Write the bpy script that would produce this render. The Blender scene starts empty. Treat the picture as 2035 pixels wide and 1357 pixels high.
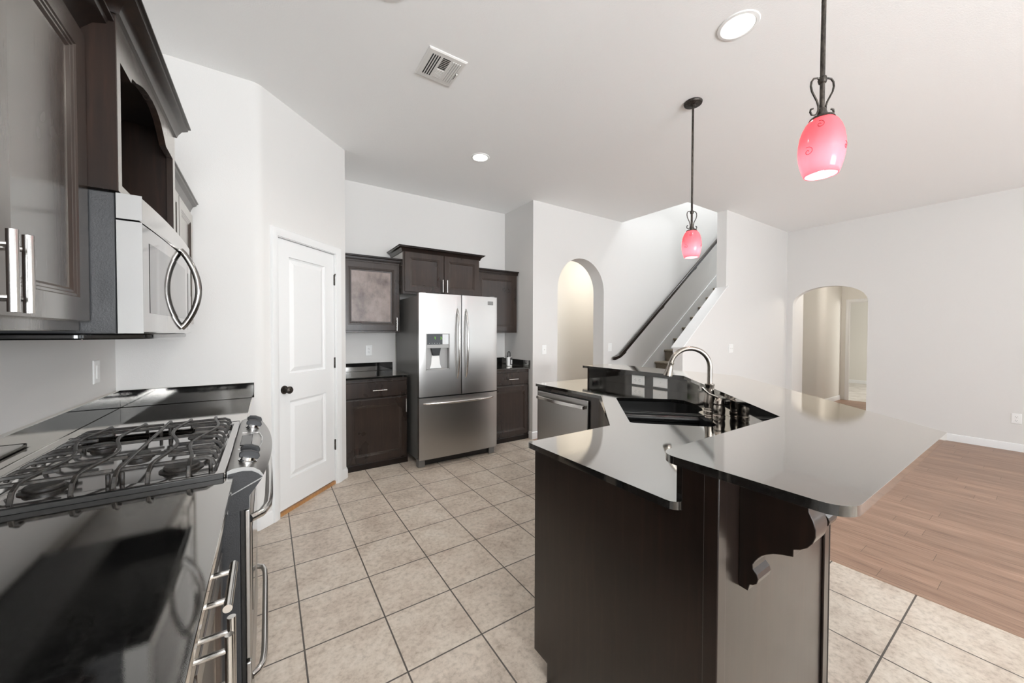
import bpy, bmesh, math, random
from mathutils import Vector, Matrix
random.seed(7)
S = bpy.context.scene
COL = S.collection
PI = math.pi
CE = 3.0228                      # ceiling height
# ------------------------------------------------------------------ camera
def make_camera():
    cd = bpy.data.cameras.new('camera'); cam = bpy.data.objects.new('camera', cd); COL.objects.link(cam)
    f, cx, cy, yaw, pitch, roll = 724.4436, 1004.337, 674.058, .5781, -.0175, .0023
    sy, cyw = math.sin(yaw), math.cos(yaw)
    F = Vector((sy, cyw, 0)); Rr = Vector((cyw, -sy, 0)); U = Vector((0, 0, 1))
    F2 = F*math.cos(pitch) + U*math.sin(pitch); U2 = U*math.cos(pitch) - F*math.sin(pitch)
    R3 = Rr*math.cos(roll) + U2*math.sin(roll); U3 = U2*math.cos(roll) - Rr*math.sin(roll)
    M = Matrix((R3, U3, -F2)).transposed().to_4x4(); M.translation = Vector((0, 0, 1.3506))
    cam.matrix_world = M
    cd.sensor_fit = 'HORIZONTAL'; cd.sensor_width = 36; cd.lens = f/2035*36
    cd.shift_x = (1017.5-cx)/2035; cd.shift_y = (cy-678.5)/2035
    cd.clip_start = .02; cd.clip_end = 60
    S.camera = cam
make_camera()
# ------------------------------------------------------------------ world, daylight, added fill lights, exposure
W = bpy.data.worlds.new('world'); S.world = W; W.use_nodes = True
W.node_tree.nodes['Background'].inputs[0].default_value = (.86, .93, 1, 1)
W.node_tree.nodes['Background'].inputs[1].default_value = 1.6
def area(name, loc, size, power, direction, color=(1, 1, 1), spread=PI):
    l = bpy.data.lights.new(name, 'AREA'); l.shape = 'RECTANGLE'; l.size, l.size_y = size
    l.energy = power; l.color = color; l.spread = spread
    o = bpy.data.objects.new(name, l); COL.objects.link(o); o.location = loc
    o.rotation_euler = Vector(direction).to_track_quat('-Z', 'Y').to_euler()
    return o
DAY = (.90, .95, 1)
area('daylight_kitchen_window', (1.0, -4.42, 1.55), (2.6, 2.0), 65, (0, 1, 0), DAY)
area('ceiling_fill_kitchen', (1.0, -4.40, 1.45), (2.6, 1.7), 580, (0, 1, 1.6), (.92, .958, 1))  # uplight added at the kitchen window to brighten the ceiling
area('daylight_living_window', (5.0, -4.42, 1.55), (3.0, 2.2), 40, (0, 1, 0), DAY)
area('ceiling_fill_living', (5.0, -4.40, 1.45), (3.0, 1.7), 22, (0, 1, 1.1), (.92, .958, 1))  # matching added uplight on the living room side, no patio outside
area('side_fill_living', (7.14, -2.5, 1.35), (2.6, 2.1), 85, (-1, .15, -.25), DAY)  # unseen side light added to brighten the left wall and cabinets
area('stairwell_fill', (6.4, 3.15, 5.7), (3.4, .8), 470, (-.15, 0, -1), DAY)  # fill light added above the stairs, there is no window there
area('bedroom_area_light', (11.6, -.4, 1.6), (1.8, 1.5), 95, (0, 1, 0), (1, .985, .95))  # unseen area light that brightens the bedroom, no window modelled
S.view_settings.view_transform = 'Standard'; S.view_settings.look = 'None'
S.view_settings.exposure = -0.53; S.view_settings.gamma = 1; S.view_settings.use_curve_mapping = False
# ------------------------------------------------------------------ materials
def srgb(r, g, b):
    f = lambda c: (c/255/12.92 if c/255 <= .04045 else ((c/255+.055)/1.055)**2.4)
    return (f(r), f(g), f(b), 1)
def mat(name, color=(.8, .8, .8, 1), rough=.5, metal=0, ior=1.5, coat=0, coat_rough=.1, emit=None, emit_s=0, trans=0, spec=.5):
    m = bpy.data.materials.new(name); m.use_nodes = True
    b = m.node_tree.nodes['Principled BSDF']
    b.inputs['Base Color'].default_value = color; b.inputs['Roughness'].default_value = rough
    b.inputs['Metallic'].default_value = metal; b.inputs['IOR'].default_value = ior
    b.inputs['Coat Weight'].default_value = coat; b.inputs['Coat Roughness'].default_value = coat_rough
    b.inputs['Transmission Weight'].default_value = trans; b.inputs['Specular IOR Level'].default_value = spec
    if emit: b.inputs['Emission Color'].default_value = emit; b.inputs['Emission Strength'].default_value = emit_s
    return m
def N(m, t, **k):
    n = m.node_tree.nodes.new(t)
    for a, v in k.items(): setattr(n, a, v)
    return n
def L(m, a, b): m.node_tree.links.new(a, b)
def B(m): return m.node_tree.nodes['Principled BSDF']
def coords(m, scale=(1, 1, 1), loc=(0, 0, 0), rot=(0, 0, 0)):
    t = N(m, 'ShaderNodeTexCoord'); p = N(m, 'ShaderNodeMapping')
    p.inputs['Scale'].default_value = scale; p.inputs['Location'].default_value = loc; p.inputs['Rotation'].default_value = rot
    L(m, t.outputs['Object'], p.inputs['Vector']); return p.outputs['Vector']
def noise(m, vec, scale, detail=3, rough=.5):
    n = N(m, 'ShaderNodeTexNoise'); n.inputs['Scale'].default_value = scale; n.inputs['Detail'].default_value = detail
    n.inputs['Roughness'].default_value = rough; L(m, vec, n.inputs['Vector']); return n.outputs['Fac']
def ramp(m, fac, stops):
    r = N(m, 'ShaderNodeValToRGB'); e = r.color_ramp.elements
    while len(e) < len(stops): e.new(.5)
    for i, (p, c) in enumerate(stops): e[i].position = p; e[i].color = c
    L(m, fac, r.inputs['Fac']); return r.outputs['Color']
def bump(m, fac, strength, dist=.01):
    b = N(m, 'ShaderNodeBump'); b.inputs['Strength'].default_value = strength; b.inputs['Distance'].default_value = dist
    L(m, fac, b.inputs['Height']); L(m, b.outputs['Normal'], B(m).inputs['Normal'])
def mixc(m, fac, a, b, mode='MIX'):
    x = N(m, 'ShaderNodeMix', data_type='RGBA', blend_type=mode)
    for s, v in ((0, fac), (6, a), (7, b)):
        if hasattr(v, 'links'): L(m, v, x.inputs[s])
        else: x.inputs[s].default_value = v
    return x.outputs[2]
def paint(name, c, b=.12, scale=230):
    m = mat(name, c, .75, spec=.3); bump(m, noise(m, coords(m), scale, 2), b, .004); return m
M = {}
M['wall'] = paint('wall_paint', srgb(220, 218, 215))
M['ceil'] = paint('ceiling_paint', srgb(250, 250, 249), .2, 150)
M['trim'] = mat('white_trim_paint', srgb(232, 232, 231), .35)
M['hall'] = paint('hall_paint', srgb(228, 225, 218))
def tile():
    m = mat('floor_tile', rough=.42)
    v = coords(m, loc=(-.1215, -2.7524, 0))
    br = N(m, 'ShaderNodeTexBrick', offset=0, squash=1); L(m, v, br.inputs['Vector'])
    for k, x in (('Scale', 1), ('Mortar Size', .0035), ('Mortar Smooth', .1), ('Brick Width', .3366), ('Row Height', .3366), ('Bias', 0)): br.inputs[k].default_value = x
    br.inputs['Color1'].default_value = (.46, .46, .46, 1); br.inputs['Color2'].default_value = (.54, .54, .54, 1)
    v2 = coords(m)
    n1 = noise(m, v2, 5.5, 5, .62); n2 = noise(m, v2, 38, 4, .7)
    c1 = ramp(m, n1, [(.36, srgb(164, 145, 128)), (.52, srgb(202, 188, 172)), (.7, srgb(216, 206, 193))])
    c2 = ramp(m, n2, [(.3, srgb(146, 134, 122)), (.5, srgb(203, 191, 177)), (.72, srgb(224, 214, 202))])
    c = mixc(m, .55, c1, c2); c = mixc(m, .5, c, br.outputs['Color'], 'OVERLAY')
    c = mixc(m, br.outputs['Fac'], c, srgb(82, 76, 70)); L(m, c, B(m).inputs['Base Color'])
    inv = N(m, 'ShaderNodeMath', operation='SUBTRACT'); inv.inputs[0].default_value = 1; L(m, br.outputs['Fac'], inv.inputs[1])
    bump(m, inv.outputs[0], .4, .003); return m
def polish(m, base, rise, power, rough):
    # polished surface: mirror share grows from face-on to grazing
    nt = m.node_tree; out = nt.nodes['Material Output']
    lw = N(m, 'ShaderNodeLayerWeight'); lw.inputs['Blend'].default_value = .5
    pw = N(m, 'ShaderNodeMath', operation='POWER'); L(m, lw.outputs['Facing'], pw.inputs[0]); pw.inputs[1].default_value = power
    ma = N(m, 'ShaderNodeMath', operation='MULTIPLY_ADD'); L(m, pw.outputs[0], ma.inputs[0]); ma.inputs[1].default_value = rise; ma.inputs[2].default_value = base
    g = N(m, 'ShaderNodeBsdfGlossy'); g.inputs['Roughness'].default_value = rough; g.inputs['Color'].default_value = (1, .975, .935, 1)
    mx = N(m, 'ShaderNodeMixShader'); L(m, ma.outputs[0], mx.inputs[0]); L(m, B(m).outputs[0], mx.inputs[1]); L(m, g.outputs[0], mx.inputs[2])
    for l in list(B(m).inputs['Normal'].links): L(m, l.from_socket, g.inputs['Normal'])
    L(m, mx.outputs[0], out.inputs['Surface'])
M['tile'] = tile()
def woodfloor():
    m = mat('laminate_planks', rough=.42)
    sp = N(m, 'ShaderNodeSeparateXYZ'); L(m, coords(m), sp.inputs[0])
    dv = N(m, 'ShaderNodeMath', operation='DIVIDE'); L(m, sp.outputs[0], dv.inputs[0]); dv.inputs[1].default_value = .118
    fl = N(m, 'ShaderNodeMath', operation='FLOOR'); L(m, dv.outputs[0], fl.inputs[0])
    wn = N(m, 'ShaderNodeTexWhiteNoise', noise_dimensions='1D'); L(m, fl.outputs[0], wn.inputs['W'])
    ad = N(m, 'ShaderNodeMath', operation='MULTIPLY_ADD'); L(m, wn.outputs['Value'], ad.inputs[0]); ad.inputs[1].default_value = 9.7; L(m, sp.outputs[1], ad.inputs[2])
    cb = N(m, 'ShaderNodeCombineXYZ'); L(m, ad.outputs[0], cb.inputs[0]); L(m, sp.outputs[0], cb.inputs[1])
    br = N(m, 'ShaderNodeTexBrick', offset=0, squash=1); L(m, cb.outputs[0], br.inputs['Vector'])
    for k, x in (('Scale', 1), ('Mortar Size', .0011), ('Mortar Smooth', .1), ('Brick Width', 1.15), ('Row Height', .118), ('Bias', 0)): br.inputs[k].default_value = x
    br.inputs['Color1'].default_value = (.41, .41, .41, 1); br.inputs['Color2'].default_value = (.58, .58, .58, 1)
    g = noise(m, coords(m, scale=(26, 1.6, 1)), 2.4, 6, .62); g2 = noise(m, coords(m, scale=(9, .8, 1)), 1.7, 4, .55)
    c = ramp(m, g, [(.3, srgb(104, 79, 64)), (.46, srgb(148, 117, 98)), (.66, srgb(170, 139, 118))])
    c = mixc(m, .35, c, ramp(m, g2, [(.35, srgb(124, 95, 77)), (.65, srgb(174, 143, 122))]))
    c = mixc(m, .6, c, br.outputs['Color'], 'OVERLAY')
    f = N(m, 'ShaderNodeMath', operation='MULTIPLY'); f.inputs[1].default_value = .55; L(m, br.outputs['Fac'], f.inputs[0])
    c = mixc(m, f.outputs[0], c, srgb(88, 66, 52)); L(m, c, B(m).inputs['Base Color']); return m
M['planks'] = woodfloor()
def carpet():
    m = mat('brown_carpet', rough=.95, spec=.1); n = noise(m, coords(m), 120, 4, .8)
    L(m, ramp(m, n, [(.3, srgb(98, 88, 77)), (.5, srgb(146, 135, 120)), (.7, srgb(180, 169, 153))]), B(m).inputs['Base Color']); bump(m, n, 1, .01); return m
M['carpet'] = carpet()
def pale_carpet():
    m = mat('pale_carpet', rough=.95, spec=.1); n = noise(m, coords(m), 3.5, 5, .7)
    L(m, ramp(m, n, [(.3, srgb(196, 190, 182)), (.7, srgb(228, 224, 218))]), B(m).inputs['Base Color']); return m
M['pale_carpet'] = pale_carpet()
def granite():
    m = mat('black_granite', rough=.05, ior=1.5)
    v = coords(m); n = noise(m, v, 420, 2, .7); n2 = noise(m, v, 95, 2, .6)
    c = ramp(m, n, [(.55, srgb(15, 15, 15)), (.72, srgb(46, 46, 45)), (.82, srgb(110, 108, 104))])
    c = mixc(m, .35, c, ramp(m, n2, [(.4, srgb(11, 11, 11)), (.72, srgb(46, 46, 45))])); L(m, c, B(m).inputs['Base Color'])
    bump(m, noise(m, v, 900, 1), .012, .001); polish(m, .02, .98, 2.0, .03); return m
M['granite'] = granite()
def espresso(name, dark, mid, light, rough=.27, ior=1.55, vert=True, rise=.9, power=2.5):
    m = mat(name, rough=rough, ior=ior)
    sc = (22, 22, 1.3) if vert else (22, 1.3, 22)
    g = noise(m, coords(m, scale=sc), 2.2, 6, .6); g2 = noise(m, coords(m), 3.1, 3, .6)
    c = ramp(m, g, [(.3, dark), (.55, mid), (.75, light)])
    c = mixc(m, .35, c, ramp(m, g2, [(.35, dark), (.7, light)])); L(m, c, B(m).inputs['Base Color'])
    r = N(m, 'ShaderNodeMapRange'); r.inputs['To Min'].default_value = rough-.06; r.inputs['To Max'].default_value = rough+.1
    L(m, g2, r.inputs['Value']); L(m, r.outputs[0], B(m).inputs['Roughness'])
    bump(m, g, .03, .002); polish(m, .0, rise, power, rough-.06); return m
M['wood'] = espresso('espresso_wood', srgb(30, 23, 19), srgb(46, 35, 29), srgb(62, 48, 40), ior=1.42)
M['wood_dark'] = espresso('espresso_panel', srgb(18, 12, 9), srgb(28, 19, 15), srgb(44, 30, 23), .30, ior=1.33, rise=.42, power=3)
def worn():
    m = mat('worn_cabinet_finish', rough=.32, ior=1.45); v = coords(m); n1 = noise(m, v, 3.2, 3, .55); n2 = noise(m, coords(m, scale=(1, 1, .6)), 17, 5, .7)
    c = ramp(m, n1, [(.34, srgb(58, 48, 43)), (.46, srgb(118, 104, 98)), (.62, srgb(150, 136, 130))])
    L(m, mixc(m, .4, c, ramp(m, n2, [(.3, srgb(38, 31, 27)), (.48, srgb(120, 106, 100)), (.7, srgb(150, 138, 132))])), B(m).inputs['Base Color']); return m
M['worn_wood'] = worn()
def steel(name, c, rough, stretch=(3, 3, 300), b=.02):
    m = mat(name, c, rough, 1); n = noise(m, coords(m, scale=stretch), 3, 3, .6)
    r = N(m, 'ShaderNodeMapRange'); r.inputs['To Min'].default_value = max(.03, rough-.05); r.inputs['To Max'].default_value = rough+.07
    L(m, n, r.inputs['Value']); L(m, r.outputs[0], B(m).inputs['Roughness']); bump(m, n, b, .001); return m
M['steel'] = mat('brushed_steel', srgb(176, 174, 171), .31, 1)
M['steel_grey'] = mat('grey_steel_side', srgb(122, 121, 119), .36, .35)
M['steel_bright'] = steel('satin_steel', srgb(214, 212, 209), .16, (40, 40, 40), .005)
M['satin_dull'] = mat('satin_dull', srgb(158, 157, 155), .5, .35)
M['mirror_steel'] = mat('mirror_steel', srgb(192, 190, 188), .08, 1)
M['nickel'] = steel('brushed_nickel', srgb(162, 155, 147), .2, (50, 50, 50), .005)
M['dark_chrome'] = mat('dark_chrome', srgb(152, 150, 147), .12, 1)
M['chrome'] = mat('chrome', srgb(225, 225, 225), .06, 1)
M['black'] = mat('black_plastic', srgb(20, 20, 20), .3)
M['black_gloss'] = mat('black_gloss', srgb(12, 12, 12), .08)
def textured_black():
    m = mat('textured_black', srgb(38, 39, 41), .45); bump(m, noise(m, coords(m), 260, 2, .7), .2, .003); return m
M['black_tex'] = textured_black()
def iron():
    m = mat('cast_iron', srgb(42, 40, 38), .38); n = noise(m, coords(m), 60, 4, .7)
    L(m, ramp(m, n, [(.35, srgb(22, 21, 20)), (.6, srgb(58, 54, 50)), (.8, srgb(104, 96, 88))]), B(m).inputs['Base Color']); bump(m, n, .15, .002); return m
M['iron'] = iron()
def bronze():
    m = mat('oil_rubbed_bronze', srgb(45, 41, 37), .45, .6); n = noise(m, coords(m, scale=(1, 1, .4)), 90, 3, .7)
    L(m, ramp(m, n, [(.4, srgb(40, 36, 33)), (.75, srgb(96, 88, 80))]), B(m).inputs['Base Color']); return m
M['bronze'] = bronze()
M['sink'] = mat('black_composite', srgb(24, 24, 24), .3)
M['plate'] = mat('white_plastic', srgb(238, 238, 236), .3)
M['slot'] = mat('dark_slot', srgb(60, 58, 56), .6)
M['void'] = mat('dark_void', srgb(8, 8, 8), .8)
M['vent_white'] = mat('vent_enamel', srgb(232, 230, 226), .35)
M['vent_dark'] = mat('vent_gap', srgb(38, 37, 36), .8)
M['oak'] = espresso('oak_threshold', srgb(150, 100, 50), srgb(182, 128, 70), srgb(204, 152, 92), .4)
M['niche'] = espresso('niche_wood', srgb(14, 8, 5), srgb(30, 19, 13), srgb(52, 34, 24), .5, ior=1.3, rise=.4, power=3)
M['glassy'] = mat('grey_glass', srgb(150, 148, 146), .05, .85)
M['lamp_on'] = mat('lamp_lit', (1, 1, 1, 1), .5, emit=(1, .97, .93, 1), emit_s=9)
M['bulb'] = mat('bulb_lit', (1, 1, 1, 1), .5, emit=(1, .95, .9, 1), emit_s=70)
M['baffle'] = mat('white_baffle', srgb(240, 240, 238), .4)
M['green'] = mat('green_digits', (0, .1, 0, 1), .5, emit=srgb(150, 235, 60), emit_s=1.2)
M['icon'] = mat('pale_icons', srgb(200, 200, 200), .5)
M['swirl'] = mat('red_swirl', srgb(150, 15, 40), .3)
M['glass_window'] = mat('window_glass', (1, 1, 1, 1), 0, trans=1, ior=1.45)
def shade_glass():
    m = mat('pink_glass', srgb(243, 140, 150), .12, coat=.4)
    nt = m.node_tree; out = nt.nodes['Material Output']
    tr = N(m, 'ShaderNodeBsdfTranslucent'); tr.inputs[0].default_value = srgb(255, 170, 180)
    mx = N(m, 'ShaderNodeMixShader'); mx.inputs[0].default_value = .6
    L(m, B(m).outputs[0], mx.inputs[1]); L(m, tr.outputs[0], mx.inputs[2]); L(m, mx.outputs[0], out.inputs['Surface'])
    return m
M['pink'] = shade_glass()
# ------------------------------------------------------------------ mesh builder
def wloc(o):
    v = Vector((0, 0, 0))
    while o: v = v + o.location; o = o.parent
    return v
class Fr:                      # local frame: (a along wall, b outward, c up) -> world
    def __init__(s, o, u, n): s.o = Vector(o); s.u = Vector(u).normalized(); s.n = Vector(n).normalized()
    def __call__(s, a, b, c): return s.o + s.u*a + s.n*b + Vector((0, 0, c))
class MB:
    def __init__(s, T=None): s.v = []; s.f = []; s.T = T or (lambda a, b, c: Vector((a, b, c)))
    def add(s, vs, fs):
        k = len(s.v); s.v += [s.T(*p) for p in vs]; s.f += [[i+k for i in f] for f in fs]; return s
    def box(s, x0, y0, z0, x1, y1, z1):
        return s.add([(x0, y0, z0), (x1, y0, z0), (x1, y1, z0), (x0, y1, z0), (x0, y0, z1), (x1, y0, z1), (x1, y1, z1), (x0, y1, z1)],
                     [(0, 3, 2, 1), (4, 5, 6, 7), (0, 1, 5, 4), (1, 2, 6, 5), (2, 3, 7, 6), (3, 0, 4, 7)])
    def prism(s, pts, ax, lo, hi):      # extrude 2-D polygon; ax = axis of extrusion; pts are the other two coordinates in order
        def P(p, h): return {0: (h, p[0], p[1]), 1: (p[0], h, p[1]), 2: (p[0], p[1], h)}[ax]
        n = len(pts); vs = [P(p, lo) for p in pts] + [P(p, hi) for p in pts]
        return s.add(vs, [list(range(n))[::-1], list(range(n, 2*n))] + [(i, (i+1) % n, n+(i+1) % n, n+i) for i in range(n)])
    def tube(s, path, r, n=10, closed=False, flat=None):
        P = [Vector(p) for p in path]; m = len(P); vs = []; up = None
        for i in range(m):
            t = (P[(i+1) % m] - P[i-1]) if closed else (P[min(i+1, m-1)] - P[max(i-1, 0)])
            t.normalize()
            if up is None:
                up = Vector((0, 0, 1)) if abs(t.z) < .9 else Vector((1, 0, 0))
            x = up - t*up.dot(t)
            if x.length < 1e-5: x = Vector((1, 0, 0)) - t*t.x
            x.normalize(); up = x; y = t.cross(x)
            rr = r[i] if isinstance(r, (list, tuple)) else r
            for k in range(n):
                a = 2*PI*k/n + (PI/4 if n == 4 else 0)
                ca, sa = math.cos(a), math.sin(a)
                if flat: q = P[i] + x*(ca*flat[1]) + y*(sa*flat[0])
                else: q = P[i] + x*(ca*rr) + y*(sa*rr)
                vs.append(tuple(q))
        fs = []
        for i in range(m if closed else m-1):
            j = (i+1) % m
            fs += [(i*n+k, i*n+(k+1) % n, j*n+(k+1) % n, j*n+k) for k in range(n)]
        if not closed: fs += [list(range(n))[::-1], list(range((m-1)*n, m*n))]
        return s.add(vs, fs)
    def lathe(s, prof, c=(0, 0, 0), n=28, axis=None, cap=True):   # prof: (r, h) along axis
        A = Vector(axis or (0, 0, 1)).normalized(); X = A.orthogonal().normalized(); Y = A.cross(X); c = Vector(c); vs = []
        for r, h in prof:
            for k in range(n):
                a = 2*PI*k/n; vs.append(tuple(c + A*h + X*(r*math.cos(a)) + Y*(r*math.sin(a))))
        m = len(prof); fs = [(i*n+k, i*n+(k+1) % n, (i+1)*n+(k+1) % n, (i+1)*n+k) for i in range(m-1) for k in range(n)]
        if cap: fs += [list(range(n))[::-1], list(range((m-1)*n, m*n))]
        return s.add(vs, fs)
    def sweep(s, path, prof, fn, closed=False):   # path 2-D, prof (offset to the left of travel, height); fn(p, q, h)
        P = [Vector(p) for p in path]; m = len(P); k = len(prof); vs = []
        for i in range(m):
            d = []
            if closed or i > 0: d.append((P[i]-P[i-1]).normalized())
            if closed or i < m-1: d.append((P[(i+1) % m]-P[i]).normalized())
            nn = [Vector((-e.y, e.x)) for e in d]
            if len(nn) == 2:
                b = (nn[0]+nn[1]).normalized(); b = b/max(.2, b.dot(nn[0]))
            else: b = nn[0]
            for o, h in prof: q = P[i] + b*o; vs.append(tuple(fn(q.x, q.y, h)))
        fs = []
        for i in range(m if closed else m-1):
            j = (i+1) % m
            fs += [(i*k+a, i*k+(a+1) % k, j*k+(a+1) % k, j*k+a) for a in range(k)]
        if not closed: fs += [list(range(k))[::-1], list(range((m-1)*k, m*k))]
        return s.add(vs, fs)
    def rings(s, a0, a1, c0, c1, rings, cap=True, back=True):     # concentric rectangles: (inset, b)
        vs = []
        for d, b in rings: vs += [(a0+d, b, c0+d), (a1-d, b, c0+d), (a1-d, b, c1-d), (a0+d, b, c1-d)]
        fs = [(i*4+k, i*4+(k+1) % 4, (i+1)*4+(k+1) % 4, (i+1)*4+k) for i in range(len(rings)-1) for k in range(4)]
        if cap: n = len(vs); fs.append((n-4, n-3, n-2, n-1))
        if back: fs.append((3, 2, 1, 0))
        return s.add(vs, fs)
    def grid(s, rows):                  # list of rows of points
        n = len(rows[0]); vs = [p for r in rows for p in r]
        return s.add(vs, [(i*n+k, i*n+k+1, (i+1)*n+k+1, (i+1)*n+k) for i in range(len(rows)-1) for k in range(n-1)])
    def build(s, name, m, parent=None, smooth=True, bevel=0, seg=2, angle=35, origin=None, recalc=True):
        if parent: base = wloc(parent)
        else:
            xs = [p.x for p in s.v]; ys = [p.y for p in s.v]; zs = [p.z for p in s.v]
            base = Vector(origin) if origin is not None else Vector(((min(xs)+max(xs))/2, (min(ys)+max(ys))/2, min(zs)))
        me = bpy.data.meshes.new(name); bm = bmesh.new()
        vv = [bm.verts.new(p - base) for p in s.v]
        for f in s.f:
            try: bm.faces.new([vv[i] for i in f])
            except ValueError: pass
        if recalc: bmesh.ops.recalc_face_normals(bm, faces=bm.faces)
        bm.to_mesh(me); bm.free()
        o = bpy.data.objects.new(name, me); COL.objects.link(o)
        me.materials.append(m)
        if parent: o.parent = parent
        else: o.location = base
        if smooth:
            me.shade_smooth(); me.set_sharp_from_angle(angle=math.radians(angle))
        if bevel:
            b = o.modifiers.new('bevel', 'BEVEL'); b.width = bevel; b.segments = seg; b.limit_method = 'ANGLE'; b.angle_limit = math.radians(40); b.harden_normals = False
        return o
def tag(o, label=None, cat=None, group=None, kind=None):
    for k, v in (('label', label), ('category', cat), ('group', group), ('kind', kind)):
        if v: o[k] = v
    return o
def thing(name, label, cat, loc, group=None):
    o = bpy.data.objects.new(name, None); COL.objects.link(o); o.location = loc; o.empty_display_size = .1
    return tag(o, label, cat, group)
def struct(mb, name, m, **k): return tag(mb.build(name, m, None, origin=(0, 0, 0), **k), kind='structure')
def copy_tree(o, parent=None):
    c = o.copy(); COL.objects.link(c); c.parent = parent
    for ch in list(o.children): copy_tree(ch, c)
    return c
def arc(cx, cy, r, a0, a1, n):
    return [(cx+r*math.cos(math.radians(a0+(a1-a0)*i/n)), cy+r*math.sin(math.radians(a0+(a1-a0)*i/n))) for i in range(n+1)]
def rounded(pts, radii, n=6):           # polygon with rounded corners
    out = []; m = len(pts)
    for i in range(m):
        p = Vector(pts[i]); r = radii[i]
        if not r: out.append(tuple(p)); continue
        a = (Vector(pts[i-1])-p).normalized(); b = (Vector(pts[(i+1) % m])-p).normalized()
        h = math.acos(max(-1, min(1, a.dot(b))))/2; t = r/math.tan(h)
        c = p + (a+b).normalized()*(r/math.sin(h)); p0 = p+a*t; p1 = p+b*t
        v0 = p0-c; v1 = p1-c; ang = v0.angle_signed(v1)
        for k in range(n+1):
            x = -ang*k/n; out.append((c.x+v0.x*math.cos(x)-v0.y*math.sin(x), c.y+v0.x*math.sin(x)+v0.y*math.cos(x)))
    return out
def slab(outer, holes, z0, z1, name, m, parent, bevel=0):   # horizontal slab with holes
    base = wloc(parent); bm = bmesh.new(); es = []
    for loop in [outer]+holes:
        vs = [bm.verts.new((p[0]-base.x, p[1]-base.y, z0-base.z)) for p in loop]
        es += [bm.edges.new((vs[i], vs[(i+1) % len(vs)])) for i in range(len(vs))]
    r = bmesh.ops.triangle_fill(bm, use_beauty=True, use_dissolve=False, edges=es)
    fs = list(bm.faces); e = bmesh.ops.extrude_face_region(bm, geom=fs)
    for g in e['geom']:
        if isinstance(g, bmesh.types.BMVert): g.co.z += z1-z0
    bmesh.ops.recalc_face_normals(bm, faces=bm.faces)
    me = bpy.data.meshes.new(name); bm.to_mesh(me); bm.free(); me.materials.append(m)
    o = bpy.data.objects.new(name, me); COL.objects.link(o); o.parent = parent
    me.shade_smooth(); me.set_sharp_from_angle(angle=math.radians(35))
    if bevel:
        b = o.modifiers.new('bevel', 'BEVEL'); b.width = bevel; b.segments = 2; b.limit_method = 'ANGLE'; b.angle_limit = math.radians(50)
    return o
# ------------------------------------------------------------------ the setting
XL, XR, YS, YA, YB, XA0, XA1 = -.735, 7.212, 2.985, 4.33, 3.675, .605, 2.812
YR = -4.5
struct(MB().box(XL-.1, YR-.1, -.1, 2.80, YA+.1, 0), 'floor', M['tile'], smooth=False)
struct(MB().box(2.80, YR-.1, -.1, 9.86, 5.6, .002), 'floor_living', M['planks'], smooth=False)
struct(MB().box(9.86, -.6, -.1, 13.6, 5.6, .004), 'floor_bedroom', M['pale_carpet'], smooth=False)
c = MB(); c.box(XL-.1, YR-.1, CE, XR+.1, 2.522, CE+.25); c.box(XL-.1, 2.522, CE, 4.5, YA+.1, CE+.25); c.box(4.5, 2.522, CE, XR+.1, 2.65, CE+.25)
struct(c, 'ceiling', M['ceil'], smooth=False)
struct(MB().box(XL-.12, YR-.1, 0, XL, YS+.12, CE), 'wall_left', M['wall'], smooth=False)
AX, AY = -.043, YS
D2 = 2**-.5
PF = Fr((AX, AY, 0), (1, 1, 0), (1, -1, 0))
BT_ = (XA0-AX)/D2                      # length of pantry wall
pw = MB(PF); dl, dr, dh = .155, .772, 2.035
pw.prism([(.04, 0), (dl-.02, 0), (dl-.02, dh+.02), (dr+.02, dh+.02), (dr+.02, 0), (BT_, 0), (BT_, CE), (.04, CE)], 1, -.1, 0)
struct(pw, 'wall_pantry', M['wall'], smooth=False)
e0 = PF(.04, 0, 0); e1 = PF(.04, -.1, 0)
struct(MB().prism(rounded([(XL, YS), (AX, YS), (e0.x, e0.y), (e1.x, e1.y), (XL, YS+.1)], [0, .09, 0, 0, 0], 8), 2, 0, CE), 'wall_stub', M['wall'])
struct(MB().box(XA0-.1, YB-.03, 0, XA0, YA+.1, CE), 'wall_alcove_left', M['wall'], smooth=False)
struct(MB().box(XA0, YA, 0, XA1+.1, YA+.1, CE), 'wall_back', M['wall'], smooth=False)
# arch wall (right side of alcove, runs on behind the stairs)
ax0, ax1, asp = 3.222, 4.108, 1.94
aw = [(XA1, 0), (ax0, 0)] + [(p[0], p[1]) for p in arc((ax0+ax1)/2, asp, (ax1-ax0)/2, 180, 0, 32)] + [(ax1, 0), (9.0, 0), (9.0, 6), (4.4, 6), (4.4, CE+.25), (XA1, CE+.25)]
struct(MB().prism(aw, 1, YB, YB+.2), 'wall_arch', M['wall'], angle=20)
struct(MB().box(XA1, YB+.2, 0, XA1+.1, YA, CE), 'wall_alcove_right', M['wall'], smooth=False)
# hall behind the arch
struct(MB().box(XA1+.1, 5.05, 0, 6, 5.15, 2.75), 'wall_hall_back', M['hall'], smooth=False)
struct(MB().box(6, YB+.2, 0, 6.1, 5.15, 2.75), 'wall_hall_end', M['hall'], smooth=False)
struct(MB().box(XA1+.1, YB+.2, 2.75, 6.1, 5.15, 2.85), 'ceiling_hall', M['ceil'], smooth=False)
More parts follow.
